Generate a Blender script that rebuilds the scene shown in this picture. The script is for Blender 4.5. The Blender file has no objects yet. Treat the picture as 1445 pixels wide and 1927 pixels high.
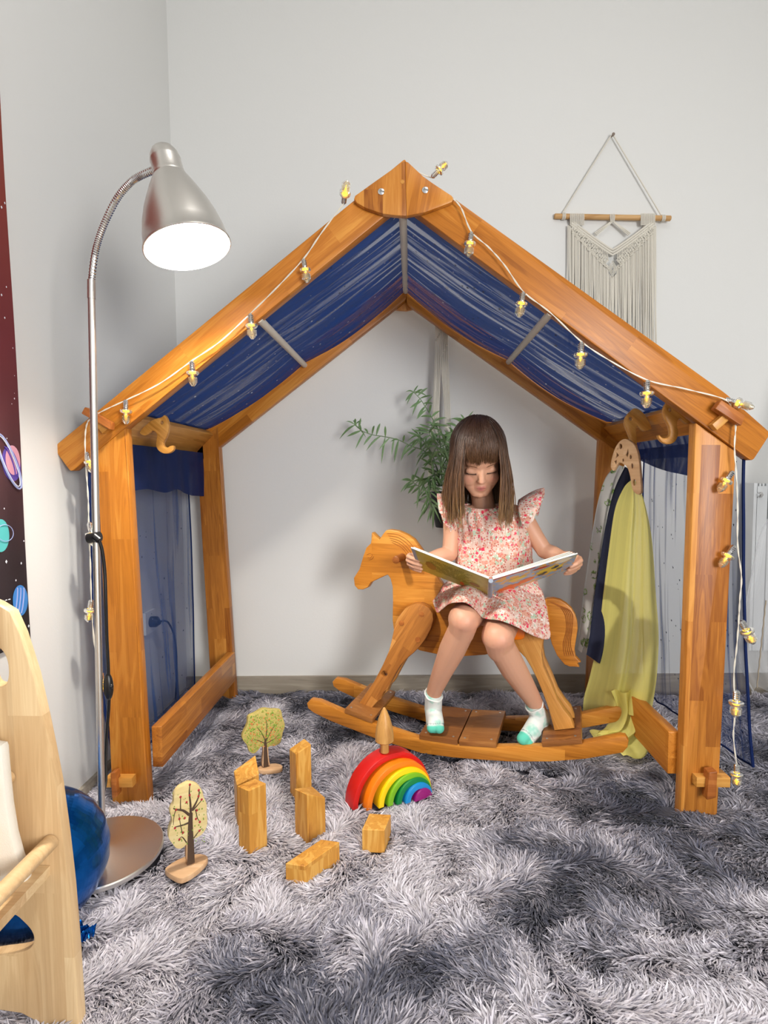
import bpy, bmesh, math, random
import numpy as np
from mathutils import Vector, Matrix, noise
from mathutils.bvhtree import BVHTree
random.seed(7); np.random.seed(7)
pi = math.pi
S = bpy.context.scene
COL = S.collection

# ---------------------------------------------------------------- camera
FPX, CX, CY = 1050.0, 722.5, 963.5
PITCH = math.atan(66.5/FPX); YAW = math.atan(42.5/FPX); ROLL = 0.008
CAMPOS = Vector((0, 0, 0.9))
RC = Matrix.Rotation(YAW, 3, 'Z') @ Matrix.Rotation(pi/2-PITCH, 3, 'X') @ Matrix.Rotation(-ROLL, 3, 'Z')
cd = bpy.data.cameras.new('camera'); cam = bpy.data.objects.new('camera', cd); COL.objects.link(cam)
cd.sensor_fit = 'VERTICAL'; cd.sensor_height = 36; cd.lens = 36*FPX/1927; cd.clip_start = 0.05
cam.matrix_world = Matrix.Translation(CAMPOS) @ RC.to_4x4()
S.camera = cam

# ---------------------------------------------------------------- world, lights, exposure
w = bpy.data.worlds.new('world'); S.world = w; w.use_nodes = True
w.node_tree.nodes['Background'].inputs[0].default_value = (0.93, 0.965, 1.0, 1)
w.node_tree.nodes['Background'].inputs[1].default_value = 0.85
def area(name, loc, target, sx, sy, power, col):
    l = bpy.data.lights.new(name, 'AREA'); l.shape = 'RECTANGLE'; l.size = sx; l.size_y = sy; l.energy = power; l.color = col
    o = bpy.data.objects.new(name, l); COL.objects.link(o); o.location = loc
    o.rotation_euler = (Vector(target)-Vector(loc)).to_track_quat('-Z', 'Y').to_euler()
    return o
area('window_light', (1.30, -1.1, 1.18), (0.0, 2.0, 0.75), 0.8, 1.0, 66, (1.0, 0.985, 0.96))
area('ceiling_light', (0.5, 0.4, 2.85), (0.2, 1.2, 0), 0.7, 0.7, 5, (1.0, 0.97, 0.93))
S.view_settings.view_transform = 'Standard'; S.view_settings.look = 'None'
S.view_settings.gamma = 1; S.view_settings.use_curve_mapping = False
S.view_settings.exposure = 0.09

# ---------------------------------------------------------------- helpers
def V(*a): return Vector(a)
def ray(px, py): return (RC @ Vector(((px-CX)/FPX, -(py-CY)/FPX, -1)))
def P(px, py, Y=None, Z=None, X=None):
    d = ray(px, py)
    if Y is not None: t = Y/d.y
    elif Z is not None: t = (Z-CAMPOS.z)/d.z
    else: t = X/d.x
    return CAMPOS + d*t
def PN(px, py, o, n):
    d = ray(px, py); t = (Vector(o)-CAMPOS).dot(n)/d.dot(n)
    return CAMPOS + d*t
def C(h):
    h = h.lstrip('#'); r = [int(h[i:i+2], 16)/255 for i in (0, 2, 4)]
    return tuple((c/12.92 if c < .04045 else ((c+.055)/1.055)**2.4) for c in r)+(1,)
def lerp(a, b, t): return a+(b-a)*t
def sstep(x, a, b):
    t = min(1, max(0, (x-a)/(b-a))); return t*t*(3-2*t)

def tag(o, label=None, cat=None, group=None, kind=None):
    if label: o['label'] = label
    if cat: o['category'] = cat
    if group: o['group'] = group
    if kind: o['kind'] = kind
    return o
def empty(name, loc, label, cat, group=None):
    o = bpy.data.objects.new(name, None); COL.objects.link(o); o.empty_display_size = 0.05
    o.matrix_basis = Matrix.Translation(Vector(loc)); return tag(o, label, cat, group)
def mk(name, me, mat, parent=None, mw=None, sharp=40):
    if not isinstance(me, bpy.types.Mesh): me = me.mesh(name)
    o = bpy.data.objects.new(name, me); COL.objects.link(o)
    if mat is not None:
        me.materials.clear()
        for m in (mat if isinstance(mat, (list, tuple)) else [mat]): me.materials.append(m)
    if sharp is not None and len(me.polygons):
        me.polygons.foreach_set('use_smooth', [True]*len(me.polygons)); me.set_sharp_from_angle(angle=math.radians(sharp))
    if mw is not None: o.matrix_basis = mw
    if parent is not None:
        o.parent = parent; o.matrix_parent_inverse = parent.matrix_basis.inverted()
    return o
class MB:
    def __init__(s): s.v = []; s.f = []; s.m = []; s.uv = None
    def add(s, vs, fs, mi=0):
        b = len(s.v); s.v += [tuple(v) for v in vs]; s.f += [tuple(i+b for i in f) for f in fs]; s.m += [mi]*len(fs); return s
    def box(s, lo, hi, M=None, mi=0):
        x0, y0, z0 = lo; x1, y1, z1 = hi
        vs = [Vector(p) for p in ((x0,y0,z0),(x1,y0,z0),(x1,y1,z0),(x0,y1,z0),(x0,y0,z1),(x1,y0,z1),(x1,y1,z1),(x0,y1,z1))]
        if M: vs = [M @ v for v in vs]
        return s.add(vs, [(0,3,2,1),(4,5,6,7),(0,1,5,4),(1,2,6,5),(2,3,7,6),(3,0,4,7)], mi)
    def tube(s, pts, r, n=10, cap=True, mi=0, closed=False, flat=None):
        pts = [Vector(p) for p in pts]; N = len(pts)
        rr = [r]*N if isinstance(r, (int, float)) else list(r)
        up = None; vs = []
        for i in range(N):
            if closed: t = pts[(i+1) % N]-pts[i-1]
            else: t = pts[min(i+1, N-1)]-pts[max(i-1, 0)]
            if t.length < 1e-9: t = Vector((0, 0, 1))
            t.normalize()
            if up is None:
                up = Vector((0, 0, 1)) if abs(t.z) < .9 else Vector((0, 1, 0))
                if flat is not None: up = Vector(flat)
            a = (up - t*up.dot(t))
            if a.length < 1e-6: a = t.orthogonal()
            a.normalize(); b = t.cross(a); up = a
            for k in range(n):
                an = 2*pi*k/n; vs.append(pts[i]+(a*math.cos(an)+b*math.sin(an))*rr[i])
        fs = []
        for i in range(N if closed else N-1):
            j = (i+1) % N
            for k in range(n):
                l = (k+1) % n; fs.append((i*n+k, i*n+l, j*n+l, j*n+k))
        if cap and not closed: fs += [tuple(range(n))[::-1], tuple((N-1)*n+k for k in range(n))]
        return s.add(vs, fs, mi)
    def capsule(s, p0, r0, p1, r1, n=20, k=6):
        p0 = Vector(p0); p1 = Vector(p1); d = (p1-p0); L = d.length
        if L < 1e-6: d = Vector((0, 0, 1)); L = 1e-6
        d.normalize(); pts = []; rr = []
        for i in range(k+1):
            a = pi/2*i/k; pts.append(p0 - d*r0*math.cos(a)); rr.append(max(1e-5, r0*math.sin(a)))
        for i in range(k+1):
            a = pi/2*i/k; pts.append(p1 + d*r1*math.sin(a)); rr.append(max(1e-5, r1*math.cos(a)))
        # keep orientation stable
        a = d.orthogonal().normalized(); b = d.cross(a); vs = []
        for p, r in zip(pts, rr):
            for q in range(n):
                an = 2*pi*q/n; vs.append(p+(a*math.cos(an)+b*math.sin(an))*r)
        fs = []
        for i in range(len(pts)-1):
            for q in range(n):
                l = (q+1) % n; fs.append((i*n+q, i*n+l, (i+1)*n+l, (i+1)*n+q))
        fs += [tuple(range(n))[::-1], tuple((len(pts)-1)*n+q for q in range(n))]
        return s.add(vs, fs)
    def ellipsoid(s, c, r, M=None, n=20, k=12, mi=0):
        vs = []; c = Vector(c)
        for i in range(k+1):
            a = pi*i/k
            for q in range(n):
                b = 2*pi*q/n
                v = Vector((r[0]*math.sin(a)*math.cos(b), r[1]*math.sin(a)*math.sin(b), r[2]*math.cos(a)))
                if i in (0, k): v += Vector((1e-5*math.cos(b), 1e-5*math.sin(b), 0))
                v = (M @ v if M else v)+c; vs.append(v)
        fs = []
        for i in range(k):
            for q in range(n):
                l = (q+1) % n; fs.append((i*n+q, (i+1)*n+q, (i+1)*n+l, i*n+l))
        fs += [tuple(range(n)), tuple(k*n+q for q in range(n))[::-1]]
        return s.add(vs, fs, mi)
    def lathe(s, prof, M=None, n=32, mi=0, close=False):
        vs = []
        for r, z in prof:
            for q in range(n):
                b = 2*pi*q/n; v = Vector((max(r, 1e-5)*math.cos(b), max(r, 1e-5)*math.sin(b), z)); vs.append(M @ v if M else v)
        fs = []; K = len(prof)
        for i in range(K-1):
            for q in range(n):
                l = (q+1) % n; fs.append((i*n+q, i*n+l, (i+1)*n+l, (i+1)*n+q))
        if close: fs += [tuple(range(n))[::-1], tuple((K-1)*n+q for q in range(n))]
        return s.add(vs, fs, mi)
    def mesh(s, name='m'):
        me = bpy.data.meshes.new(name); me.from_pydata(s.v, [], s.f); me.validate()
        if any(s.m):
            if len(s.m) == len(me.polygons): me.polygons.foreach_set('material_index', s.m)
        me.update(); return me

def grid(fn, nu, nv, name='g', closed_u=False):
    """surface fn(u,v)->Vector with a UV map"""
    vs = [fn(i/nu, j/nv) for j in range(nv+1) for i in range(nu+1)]
    fs = []; W_ = nu+1
    for j in range(nv):
        for i in range(nu): fs.append((j*W_+i, j*W_+i+1, (j+1)*W_+i+1, (j+1)*W_+i))
    me = bpy.data.meshes.new(name); me.from_pydata([tuple(v) for v in vs], [], fs)
    uv = me.uv_layers.new(name='UVMap'); uvs = []
    for f in fs:
        for k in f: uvs += [(k % W_)/nu, (k//W_)/nv]
    uv.data.foreach_set('uv', uvs); me.update(); return me

def cr(pts, n=5, closed=True):
    pts = [Vector(p) for p in pts]; out = []; N = len(pts)
    rng = range(N) if closed else range(N-1)
    for i in rng:
        p0 = pts[(i-1) % N] if closed or i > 0 else pts[0]; p1 = pts[i]; p2 = pts[(i+1) % N]
        p3 = pts[(i+2) % N] if closed or i+2 < N else pts[-1]
        for k in range(n):
            t = k/n; out.append(0.5*((2*p1)+(-p0+p2)*t+(2*p0-5*p1+4*p2-p3)*t*t+(-p0+3*p1-3*p2+p3)*t**3))
    if not closed: out.append(pts[-1])
    return out
def roundpoly(pts, r, k=4):
    """fillet polygon corners by radius r"""
    out = []; N = len(pts); pts = [Vector(p[:2]) for p in pts]
    for i in range(N):
        a, b, c = pts[i-1], pts[i], pts[(i+1) % N]
        ra = min(r, (a-b).length*.45, (c-b).length*.45)
        p = b+(a-b).normalized()*ra; q = b+(c-b).normalized()*ra
        for j in range(k+1):
            t = j/k; out.append((1-t)**2*p+2*t*(1-t)*b+t*t*q)
    return out
def slab_mesh(loops, thick, bev=.002):
    cu = bpy.data.curves.new('c', 'CURVE'); cu.dimensions = '2D'; cu.fill_mode = 'BOTH'
    cu.extrude = max(thick/2-bev, 1e-4); cu.bevel_depth = bev; cu.bevel_resolution = 1; cu.offset = -bev
    for L in loops:
        sp = cu.splines.new('POLY'); sp.points.add(len(L)-1)
        for i, p in enumerate(L): sp.points[i].co = (p[0], p[1], 0, 1)
        sp.use_cyclic_u = True
    o = bpy.data.objects.new('c', cu); COL.objects.link(o)
    dg = bpy.context.evaluated_depsgraph_get(); me = bpy.data.meshes.new_from_object(o.evaluated_get(dg))
    bpy.data.objects.remove(o); bpy.data.curves.remove(cu)
    me.transform(Matrix.Translation((0, 0, -thick/2))); 
    bm = bmesh.new(); bm.from_mesh(me); bmesh.ops.remove_doubles(bm, verts=bm.verts, dist=1e-5); bm.to_mesh(me); bm.free()
    return me
class Plane:
    """drawing plane: origin, in-plane x axis, normal towards viewer; px() turns a picture point into plane coordinates"""
    def __init__(s, o, x, n):
        s.o = Vector(o); s.n = Vector(n).normalized(); s.x = Vector(x).normalized(); s.y = s.n.cross(s.x)
        M = Matrix((s.x, s.y, s.n)).transposed().to_4x4(); s.M = Matrix.Translation(s.o) @ M; s.Mi = s.M.inverted()
    def px(s, x, y):
        q = s.Mi @ PN(x, y, s.o, s.n); return (q.x, q.y)
    def w(s, a, b, c=0): return s.M @ Vector((a, b, c))
def front(Y, a, b):
    """vertical plane at depth Y, local x along picture line a->b"""
    A = P(*a, Y=Y); B = P(*b, Y=Y); return Plane(A, B-A, (0, -1, 0))
def slab(name, pl, pts, thick, mat, parent=None, bev=.002, rnd=0, smooth=0, holes=(), raw=False, z=0):
    L = [pl.px(*p) if not raw else p for p in pts]
    if smooth: L = [p.xy for p in cr([Vector((p[0], p[1], 0)) for p in L], smooth)]
    elif rnd: L = roundpoly(L, rnd)
    H = [[(pl.px(*p) if not raw else p) for p in h] for h in holes]
    me = slab_mesh([L]+H, thick, bev)
    M = pl.M @ Matrix.Translation((0, 0, z))
    return mk(name, me, mat, parent, M, 35)
def circ(cx, cy, r, n=16, ry=None): return [(cx+r*math.cos(2*pi*i/n), cy+(ry or r)*math.sin(2*pi*i/n)) for i in range(n)]

# ---------------------------------------------------------------- materials
def newmat(name):
    m = bpy.data.materials.new(name); m.use_nodes = True; nt = m.node_tree
    return m, nt, nt.nodes, nt.links, nt.nodes['Principled BSDF']
def plain(name, col, rough=.5, metal=0, spec=.5, bump=0, bscale=200, var=0, **kw):
    m, nt, N, L, b = newmat(name); c = C(col) if isinstance(col, str) else tuple(col)+(1,)
    b.inputs['Base Color'].default_value = c; b.inputs['Roughness'].default_value = rough
    b.inputs['Metallic'].default_value = metal; b.inputs['Specular IOR Level'].default_value = spec
    for k, v in kw.items(): b.inputs[k.replace('_', ' ')].default_value = v
    tc = N.new('ShaderNodeTexCoord'); n = N.new('ShaderNodeTexNoise'); L.new(tc.outputs['Object'], n.inputs['Vector'])
    n.inputs['Scale'].default_value = bscale; n.inputs['Detail'].default_value = 3
    if bump:
        bp = N.new('ShaderNodeBump'); bp.inputs['Strength'].default_value = bump; bp.inputs['Distance'].default_value = .002
        L.new(n.outputs['Fac'], bp.inputs['Height']); L.new(bp.outputs['Normal'], b.inputs['Normal'])
    if var:
        mx = N.new('ShaderNodeMix'); mx.data_type = 'RGBA'
        mx.inputs['A'].default_value = tuple(x*(1-var) for x in c[:3])+(1,); mx.inputs['B'].default_value = tuple(min(1, x*(1+var)) for x in c[:3])+(1,)
        L.new(n.outputs['Fac'], mx.inputs['Factor']); L.new(mx.outputs['Result'], b.inputs['Base Color'])
    return m
def ramp(N, stops):
    r = N.new('ShaderNodeValToRGB'); e = r.color_ramp.elements
    e[0].position = stops[0][0]; e[0].color = stops[0][1]; e[1].position = stops[-1][0]; e[1].color = stops[-1][1]
    for p, c in stops[1:-1]:
        q = e.new(p); q.color = c
    return r
def wood(name, dark, mid, light, axis='X', bw=.32, bh=.045, stave=.5, rough=.38, knots=True, gscale=1.0):
    """oiled glued staves: grain runs along the local axis of the object"""
    m, nt, N, L, b = newmat(name)
    tc = N.new('ShaderNodeTexCoord'); mp = N.new('ShaderNodeMapping'); L.new(tc.outputs['Object'], mp.inputs['Vector'])
    if axis == 'Y': mp.inputs['Rotation'].default_value = (0, 0, pi/2)
    if axis == 'LEG': mp.inputs['Rotation'].default_value = (0, 0, -math.radians(58))
    if axis == 'LEG2': mp.inputs['Rotation'].default_value = (0, 0, math.radians(63))
    if axis == 'Z': mp.inputs['Rotation'].default_value = (0, pi/2, 0)
    oi = N.new('ShaderNodeObjectInfo'); ad = N.new('ShaderNodeVectorMath'); ad.operation = 'ADD'
    sc = N.new('ShaderNodeVectorMath'); sc.operation = 'SCALE'; L.new(oi.outputs['Random'], sc.inputs['Scale']); sc.inputs[0].default_value = (7.3, 3.1, 5.7)
    L.new(mp.outputs[0], ad.inputs[0]); L.new(sc.outputs[0], ad.inputs[1])
    br = N.new('ShaderNodeTexBrick'); L.new(ad.outputs[0], br.inputs['Vector'])
    br.inputs['Color1'].default_value = (0, 0, 0, 1); br.inputs['Color2'].default_value = (1, 1, 1, 1); br.inputs['Mortar Size'].default_value = 0
    br.inputs['Scale'].default_value = 1; br.inputs['Brick Width'].default_value = bw; br.inputs['Row Height'].default_value = bh; br.offset = .37
    # grain coordinates shifted per stave
    s2 = N.new('ShaderNodeVectorMath'); s2.operation = 'SCALE'; s2.inputs['Scale'].default_value = 5; L.new(br.outputs['Color'], s2.inputs[0])
    a2 = N.new('ShaderNodeVectorMath'); a2.operation = 'ADD'; L.new(ad.outputs[0], a2.inputs[0]); L.new(s2.outputs[0], a2.inputs[1])
    m2 = N.new('ShaderNodeMapping'); m2.inputs['Scale'].default_value = (2.2*gscale, 26*gscale, 26*gscale); L.new(a2.outputs[0], m2.inputs['Vector'])
    n1 = N.new('ShaderNodeTexNoise'); n1.inputs['Scale'].default_value = 1.0; n1.inputs['Detail'].default_value = 5; n1.inputs['Distortion'].default_value = 1.4; L.new(m2.outputs[0], n1.inputs['Vector'])
    m3 = N.new('ShaderNodeMapping'); m3.inputs['Scale'].default_value = (9*gscale, 300*gscale, 300*gscale); L.new(a2.outputs[0], m3.inputs['Vector'])
    n2 = N.new('ShaderNodeTexNoise'); n2.inputs['Scale'].default_value = 1; n2.inputs['Detail'].default_value = 2; L.new(m3.outputs[0], n2.inputs['Vector'])
    # combine: stave value, broad figure, fine fibres
    def math_(op, a, bb):
        q = N.new('ShaderNodeMath'); q.operation = op
        for i, x in enumerate((a, bb)):
            if isinstance(x, (int, float)): q.inputs[i].default_value = x
            else: L.new(x, q.inputs[i])
        return q.outputs[0]
    sep = N.new('ShaderNodeSeparateColor'); L.new(br.outputs['Color'], sep.inputs[0])
    wv = math_('SINE', math_('MULTIPLY', n1.outputs['Fac'], 34), 0)
    f = math_('ADD', math_('MULTIPLY', sep.outputs[0], .62*stave), math_('MULTIPLY', n1.outputs['Fac'], 1.0-.62*stave))
    f = math_('ADD', f, math_('MULTIPLY', wv, .055))
    f = math_('ADD', f, math_('MULTIPLY', math_('SUBTRACT', n2.outputs['Fac'], .5), .28))
    rp = ramp(N, [(.18, C(dark)), (.5, C(mid)), (.82, C(light))]); L.new(f, rp.inputs[0])
    L.new(rp.outputs[0], b.inputs['Base Color']); b.inputs['Roughness'].default_value = rough
    b.inputs['Specular IOR Level'].default_value = .3; b.inputs['Coat Weight'].default_value = .05; b.inputs['Coat Roughness'].default_value = .3
    bp = N.new('ShaderNodeBump'); bp.inputs['Strength'].default_value = .08; bp.inputs['Distance'].default_value = .002
    L.new(n2.outputs['Fac'], bp.inputs['Height']); L.new(bp.outputs['Normal'], b.inputs['Normal'])
    return m
W_HOUSE = wood('cherry wood boards', '#8c5014', '#b67024', '#cd8d3c', bw=.5, bh=.062, stave=.45)
W_STAVE = wood('glued cherry staves', '#84491a', '#b8752e', '#d09246', bw=.34, bh=.048, stave=.75)
W_HORSE = wood('horse wood', '#955818', '#c07a2a', '#d69642', bw=.30, bh=.05, stave=.55)
W_DARK = wood('dark step wood', '#6b3c1a', '#96602f', '#b07a42', bw=.25, bh=.06, stave=.5)
W_WEDGE = wood('wedge wood', '#7a431c', '#9c5a28', '#b87338', bw=.4, bh=.2, stave=.1)
W_PINE = wood('toy block pine', '#a4641f', '#cf9440', '#e6b866', bw=.6, bh=.3, stave=.1, gscale=1.6)
W_BIRCH = wood('pale birch', '#c4a074', '#d6b588', '#e6cb9f', bw=.3, bh=.075, stave=.55, rough=.45)
W_BEECH = wood('raw beech', '#b98e66', '#cda57c', '#dcb893', bw=.6, bh=.2, stave=.1, rough=.6)
W_STICK = wood('raw stick wood', '#a87c4a', '#c49a66', '#d7b07e', bw=.9, bh=.5, stave=.1, rough=.6)
W_HOOK = wood('hook wood', '#96601f', '#c0873f', '#d6a055', bw=.6, bh=.3, stave=.1)
M_GREYDOWEL = plain('grey dowel', '#d6cec0', .55)
M_STEEL = plain('brushed steel', '#dcd9d4', .36, 1.0, bump=.05, bscale=400)
M_CHROME = plain('chrome', '#d8d8d8', .12, 1.0)
M_BLACK = plain('black plastic', '#141416', .35)
M_WHITE = plain('white cotton cord', '#d9d4c8', .85, bump=.4, bscale=900)
# ================================================================ SETTING
M_WALL = plain('wall paint', '#dbdbd9', .75, bump=.12, bscale=120)
M_CEIL = plain('ceiling paint', '#e2e2e0', .9)
M_FLOOR = wood('grey laminate floor', '#6f675c', '#8f877a', '#a69e90', bw=1.2, bh=.12, stave=.5)
M_BASE = wood('grey oak skirting', '#7f776b', '#9a9184', '#b0a799', bw=2.0, bh=.3, stave=.1)
FZ = -0.035
WL = -0.945; YC = 2.31; TB = 0.035       # left wall X, back wall depth at its left corner, its slight skew
def wallY(x): return YC+(x-WL)*TB
def struct(name, b, mat):
    o = mk(name, b, mat, sharp=30); o['kind'] = 'structure'; return o
bm = MB(); bm.box((-1.2, -3.2, FZ-.05), (3.2, 2.9, FZ)); struct('floor', bm, M_FLOOR)
bm = MB(); bm.box((-1.2, -3.2, 3.0), (3.2, 2.9, 3.05)); struct('ceiling', bm, M_CEIL)
bm = MB(); bm.box((WL-.1, -3.2, FZ), (WL, 2.9, 3.0)); struct('wall_left', bm, M_WALL)
x0, x1 = WL-.05, 3.1
bm = MB(); bm.add([(x0,wallY(x0),FZ),(x1,wallY(x1),FZ),(x1,wallY(x1),3),(x0,wallY(x0),3),(x0,wallY(x0)+.1,FZ),(x1,wallY(x1)+.1,FZ),(x1,wallY(x1)+.1,3),(x0,wallY(x0)+.1,3)],
    [(0,1,2,3),(5,4,7,6),(4,0,3,7),(1,5,6,2),(3,2,6,7),(4,5,1,0)]); struct('wall_back', bm, M_WALL)
bm = MB(); bm.box((3.0, -3.2, FZ), (3.1, 2.9, 3.0)); struct('wall_right', bm, M_WALL)
bm = MB(); bm.box((WL, -3.0, FZ), (WL+.012, YC, 0.012)); struct('baseboard_left', bm, M_BASE)
z1 = 0.052; bm = MB(); bm.add([(WL,wallY(WL)-.012,FZ),(3,wallY(3)-.012,FZ),(3,wallY(3)-.012,z1),(WL,wallY(WL)-.012,z1),(WL,wallY(WL),FZ),(3,wallY(3),FZ),(3,wallY(3),z1),(WL,wallY(WL),z1)],
    [(0,1,2,3),(3,2,6,7),(5,4,7,6),(4,0,3,7),(1,5,6,2)]); struct('baseboard_back', bm, M_BASE)

# ================================================================ PLAYHOUSE FRAME
YF, YR, TH = 1.485, 2.20, 0.036
house = empty('playhouse_frame', (0, 1.85, 0), 'large house-shaped cherry wood play frame with a pitched roof standing on the grey rug', 'play house')
# posts
def post(Y, quad, mat):
    a, b, c, d = quad   # top outer, top inner, bottom inner, bottom outer
    pl = front(Y, d, a); return slab('post', pl, quad, TH, mat, house, bev=.003, rnd=.004)
post(YF+.003, [(181,835),(235,792),(281,1545),(213,1545)], W_HOUSE)
post(YF+.003, [(1385,850),(1309,795),(1280,1545),(1349,1545)], W_STAVE)
post(YR, [(369,835),(410,800),(444,1330),(399,1330)], W_STAVE)
post(YR, [(1178,825),(1130,790),(1104,1330),(1152,1330)], W_HOUSE)
# rafters
def rafter(Y, pts, a, b, mat=W_HOUSE):
    pl = front(Y, a, b); return slab('rafter', pl, pts, TH, mat, house, bev=.003, rnd=.012)
rafter(YF, [(764,296),(99,842),(133,889),(764,374)], (764,374), (133,889))
rafter(YF, [(764,308),(1366,740),(1451,815),(1416,869),(764,386)], (764,386), (1416,869))
def rl(x): return 583.5+.7915*(738.8-x)
def rr_(x): return 584.5+.71*(x-785)
rafter(YR, [(765,rl(765)-56),(318,rl(318)-56),(345,rl(345)),(765,rl(765))], (765,rl(765)), (345,rl(345)))
rafter(YR, [(765,rr_(765)-54),(1209,rr_(1209)-54),(1182,rr_(1182)),(765,rr_(765))], (765,rr_(765)), (1182,rr_(1182)))
# gussets: two halves each
gl = [(762,303),(755,306),(700,345),(668,368),(666,374),(672,382),(690,392),(720,402),(745,405),(765,406)]
gr = [(765,406),(800,399),(830,388),(850,380),(854,374),(850,368),(800,335),(768,305),(762,303)]
GY = YF-.018
plg = Plane(P(700,405,Y=GY), (0,0,1), (0,-1,0))
g1 = slab('gusset', plg, gl, .018, W_STAVE, house, bev=.002); 
plg2 = Plane(P(800,405,Y=GY), (0.2,0,1), (0,-1,0))
g2 = slab('gusset', plg2, gr, .018, W_HOUSE, house, bev=.002)
for (x, y), g in (((717,361), g1), ((800,358), g2)):
    c = P(x, y, Y=GY); M = Matrix.Translation(c) @ Matrix.Rotation(pi/2, 4, 'X')
    b = MB(); b.lathe([(0,.0035),(.004,.0035),(.008,.002),(.0085,0),(.0085,-.002)], M, 20)
    b.lathe([(.003,.0042),(.0042,.004),(.0042,.003)], M, 6); mk('bolt', b, M_CHROME, g)
b = MB(); c = P(757,342,Y=GY); b.lathe([(0,.0006),(.0052,.0006),(.0055,0)], Matrix.Translation(c) @ Matrix.Rotation(pi/2, 4, 'X'), 18); mk('plug', b, W_HOOK, g1)
def rg(p): return (765+(p[0]-765)*.68, 897+(p[1]-897)*.68+21)
plr = Plane(P(765,560,Y=YR+TH), (0,0,1), (0,-1,0))
slab('gusset', plr, [rg(p) for p in gl], .018, W_HOUSE, house); slab('gusset', plr, [rg(p) for p in gr], .018, W_HOUSE, house)
# upper side boards lying in the roof slope
def plank(name, A, B, y0, y1, off, mat):
    """board between section points A,B (x,z) from depth y0 to y1"""
    A3 = V(A[0], y0, A[1]); x = V(0,1,0); d = V(B[0]-A[0], 0, B[1]-A[1]); n = x.cross(d).normalized()
    if n.dot(V(0,0,-1)) < 0: n = -n
    pl = Plane(A3, x, n); Wd = d.length; sg = 1 if pl.y.dot(d) > 0 else -1
    L = y1-y0; me = slab_mesh([roundpoly([(0,0),(L,0),(L,sg*Wd),(0,sg*Wd)], .003)], off, .002)
    return mk(name, me, mat, house, pl.M)
a = P(402,818,Y=YR); bq = P(370,851,Y=YR); LPL = ((a.x,a.z),(bq.x,bq.z)); plank('side_board', *LPL, YF+TH, YR, .022, W_HOOK)
a2 = P(1134,805,Y=YR); b2 = P(1166,838,Y=YR); RPL = ((a2.x,a2.z),(b2.x,b2.z)); plank('side_board', *RPL, YF+TH, YR, .022, W_HORSE)
# bottom rails
for sx, xx, m in ((-1,-.70,W_STAVE),(1,.715,W_HOUSE)):
    pl = Plane((xx, 1.52, .075), (0, 1, 0), (-sx, 0, 0)); sg = 1 if pl.y.z > 0 else -1
    me = slab_mesh([roundpoly([(0,0),(YR-1.52,0),(YR-1.52,sg*.12),(0,sg*.12)], .004)], .03, .003); mk('bottom_rail', me, m, house, pl.M)
# dowels
DW = []
for f, r in (((758,405),(763,548)), ((490,603),(573,687)), ((1034,591),(957,681))):
    A = P(*f, Y=YF+TH); B = P(*r, Y=YR); d = (B-A).normalized(); b = MB(); b.tube([A-d*.02, B+d*.004], .0108, 20); mk('crossbar', b, M_GREYDOWEL, house); DW.append((A, B))
# through tenons with wedges, front posts and rafters
def tenon(cx, cy, w_, h_, ang, wedge, wa, wt=.018):
    pl = Plane(P(cx, cy, Y=YF), (math.cos(ang),0,math.sin(ang)), (0,-1,0))
    k = YF/FPX; b = slab('tenon', pl, [(-w_*k/2,-h_*k/2),(w_*k/2,-h_*k/2),(w_*k/2,h_*k/2),(-w_*k/2,h_*k/2)], .05, W_HOOK, house, bev=.0015, raw=True, z=.020)
    pw = Plane(P(*wedge[:2], Y=YF), (math.cos(wa),0,math.sin(wa)), (0,-1,0)); ww, wh = wedge[2]*k, wedge[3]*k
    o = slab('wedge', pw, [(-ww/2,-wh/2),(ww/2,-wh/2*.8),(ww/2*.8,wh/2),(-ww/2,wh/2*.9)], wt, W_WEDGE, house, bev=.002, raw=True, rnd=.003, z=.034)
tenon(230,1466,54,19,.02,(226,1466,11,54),.03, .026)
tenon(1335,1465,62,19,.0,(1328,1466,17,56),-.05, .028)
tenon(196,800,16,30,.65,(196,790,62,15),-.55, .024)
tenon(1349,795,30,14,.72,(1362,780,56,20),-.62, .024)

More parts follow.
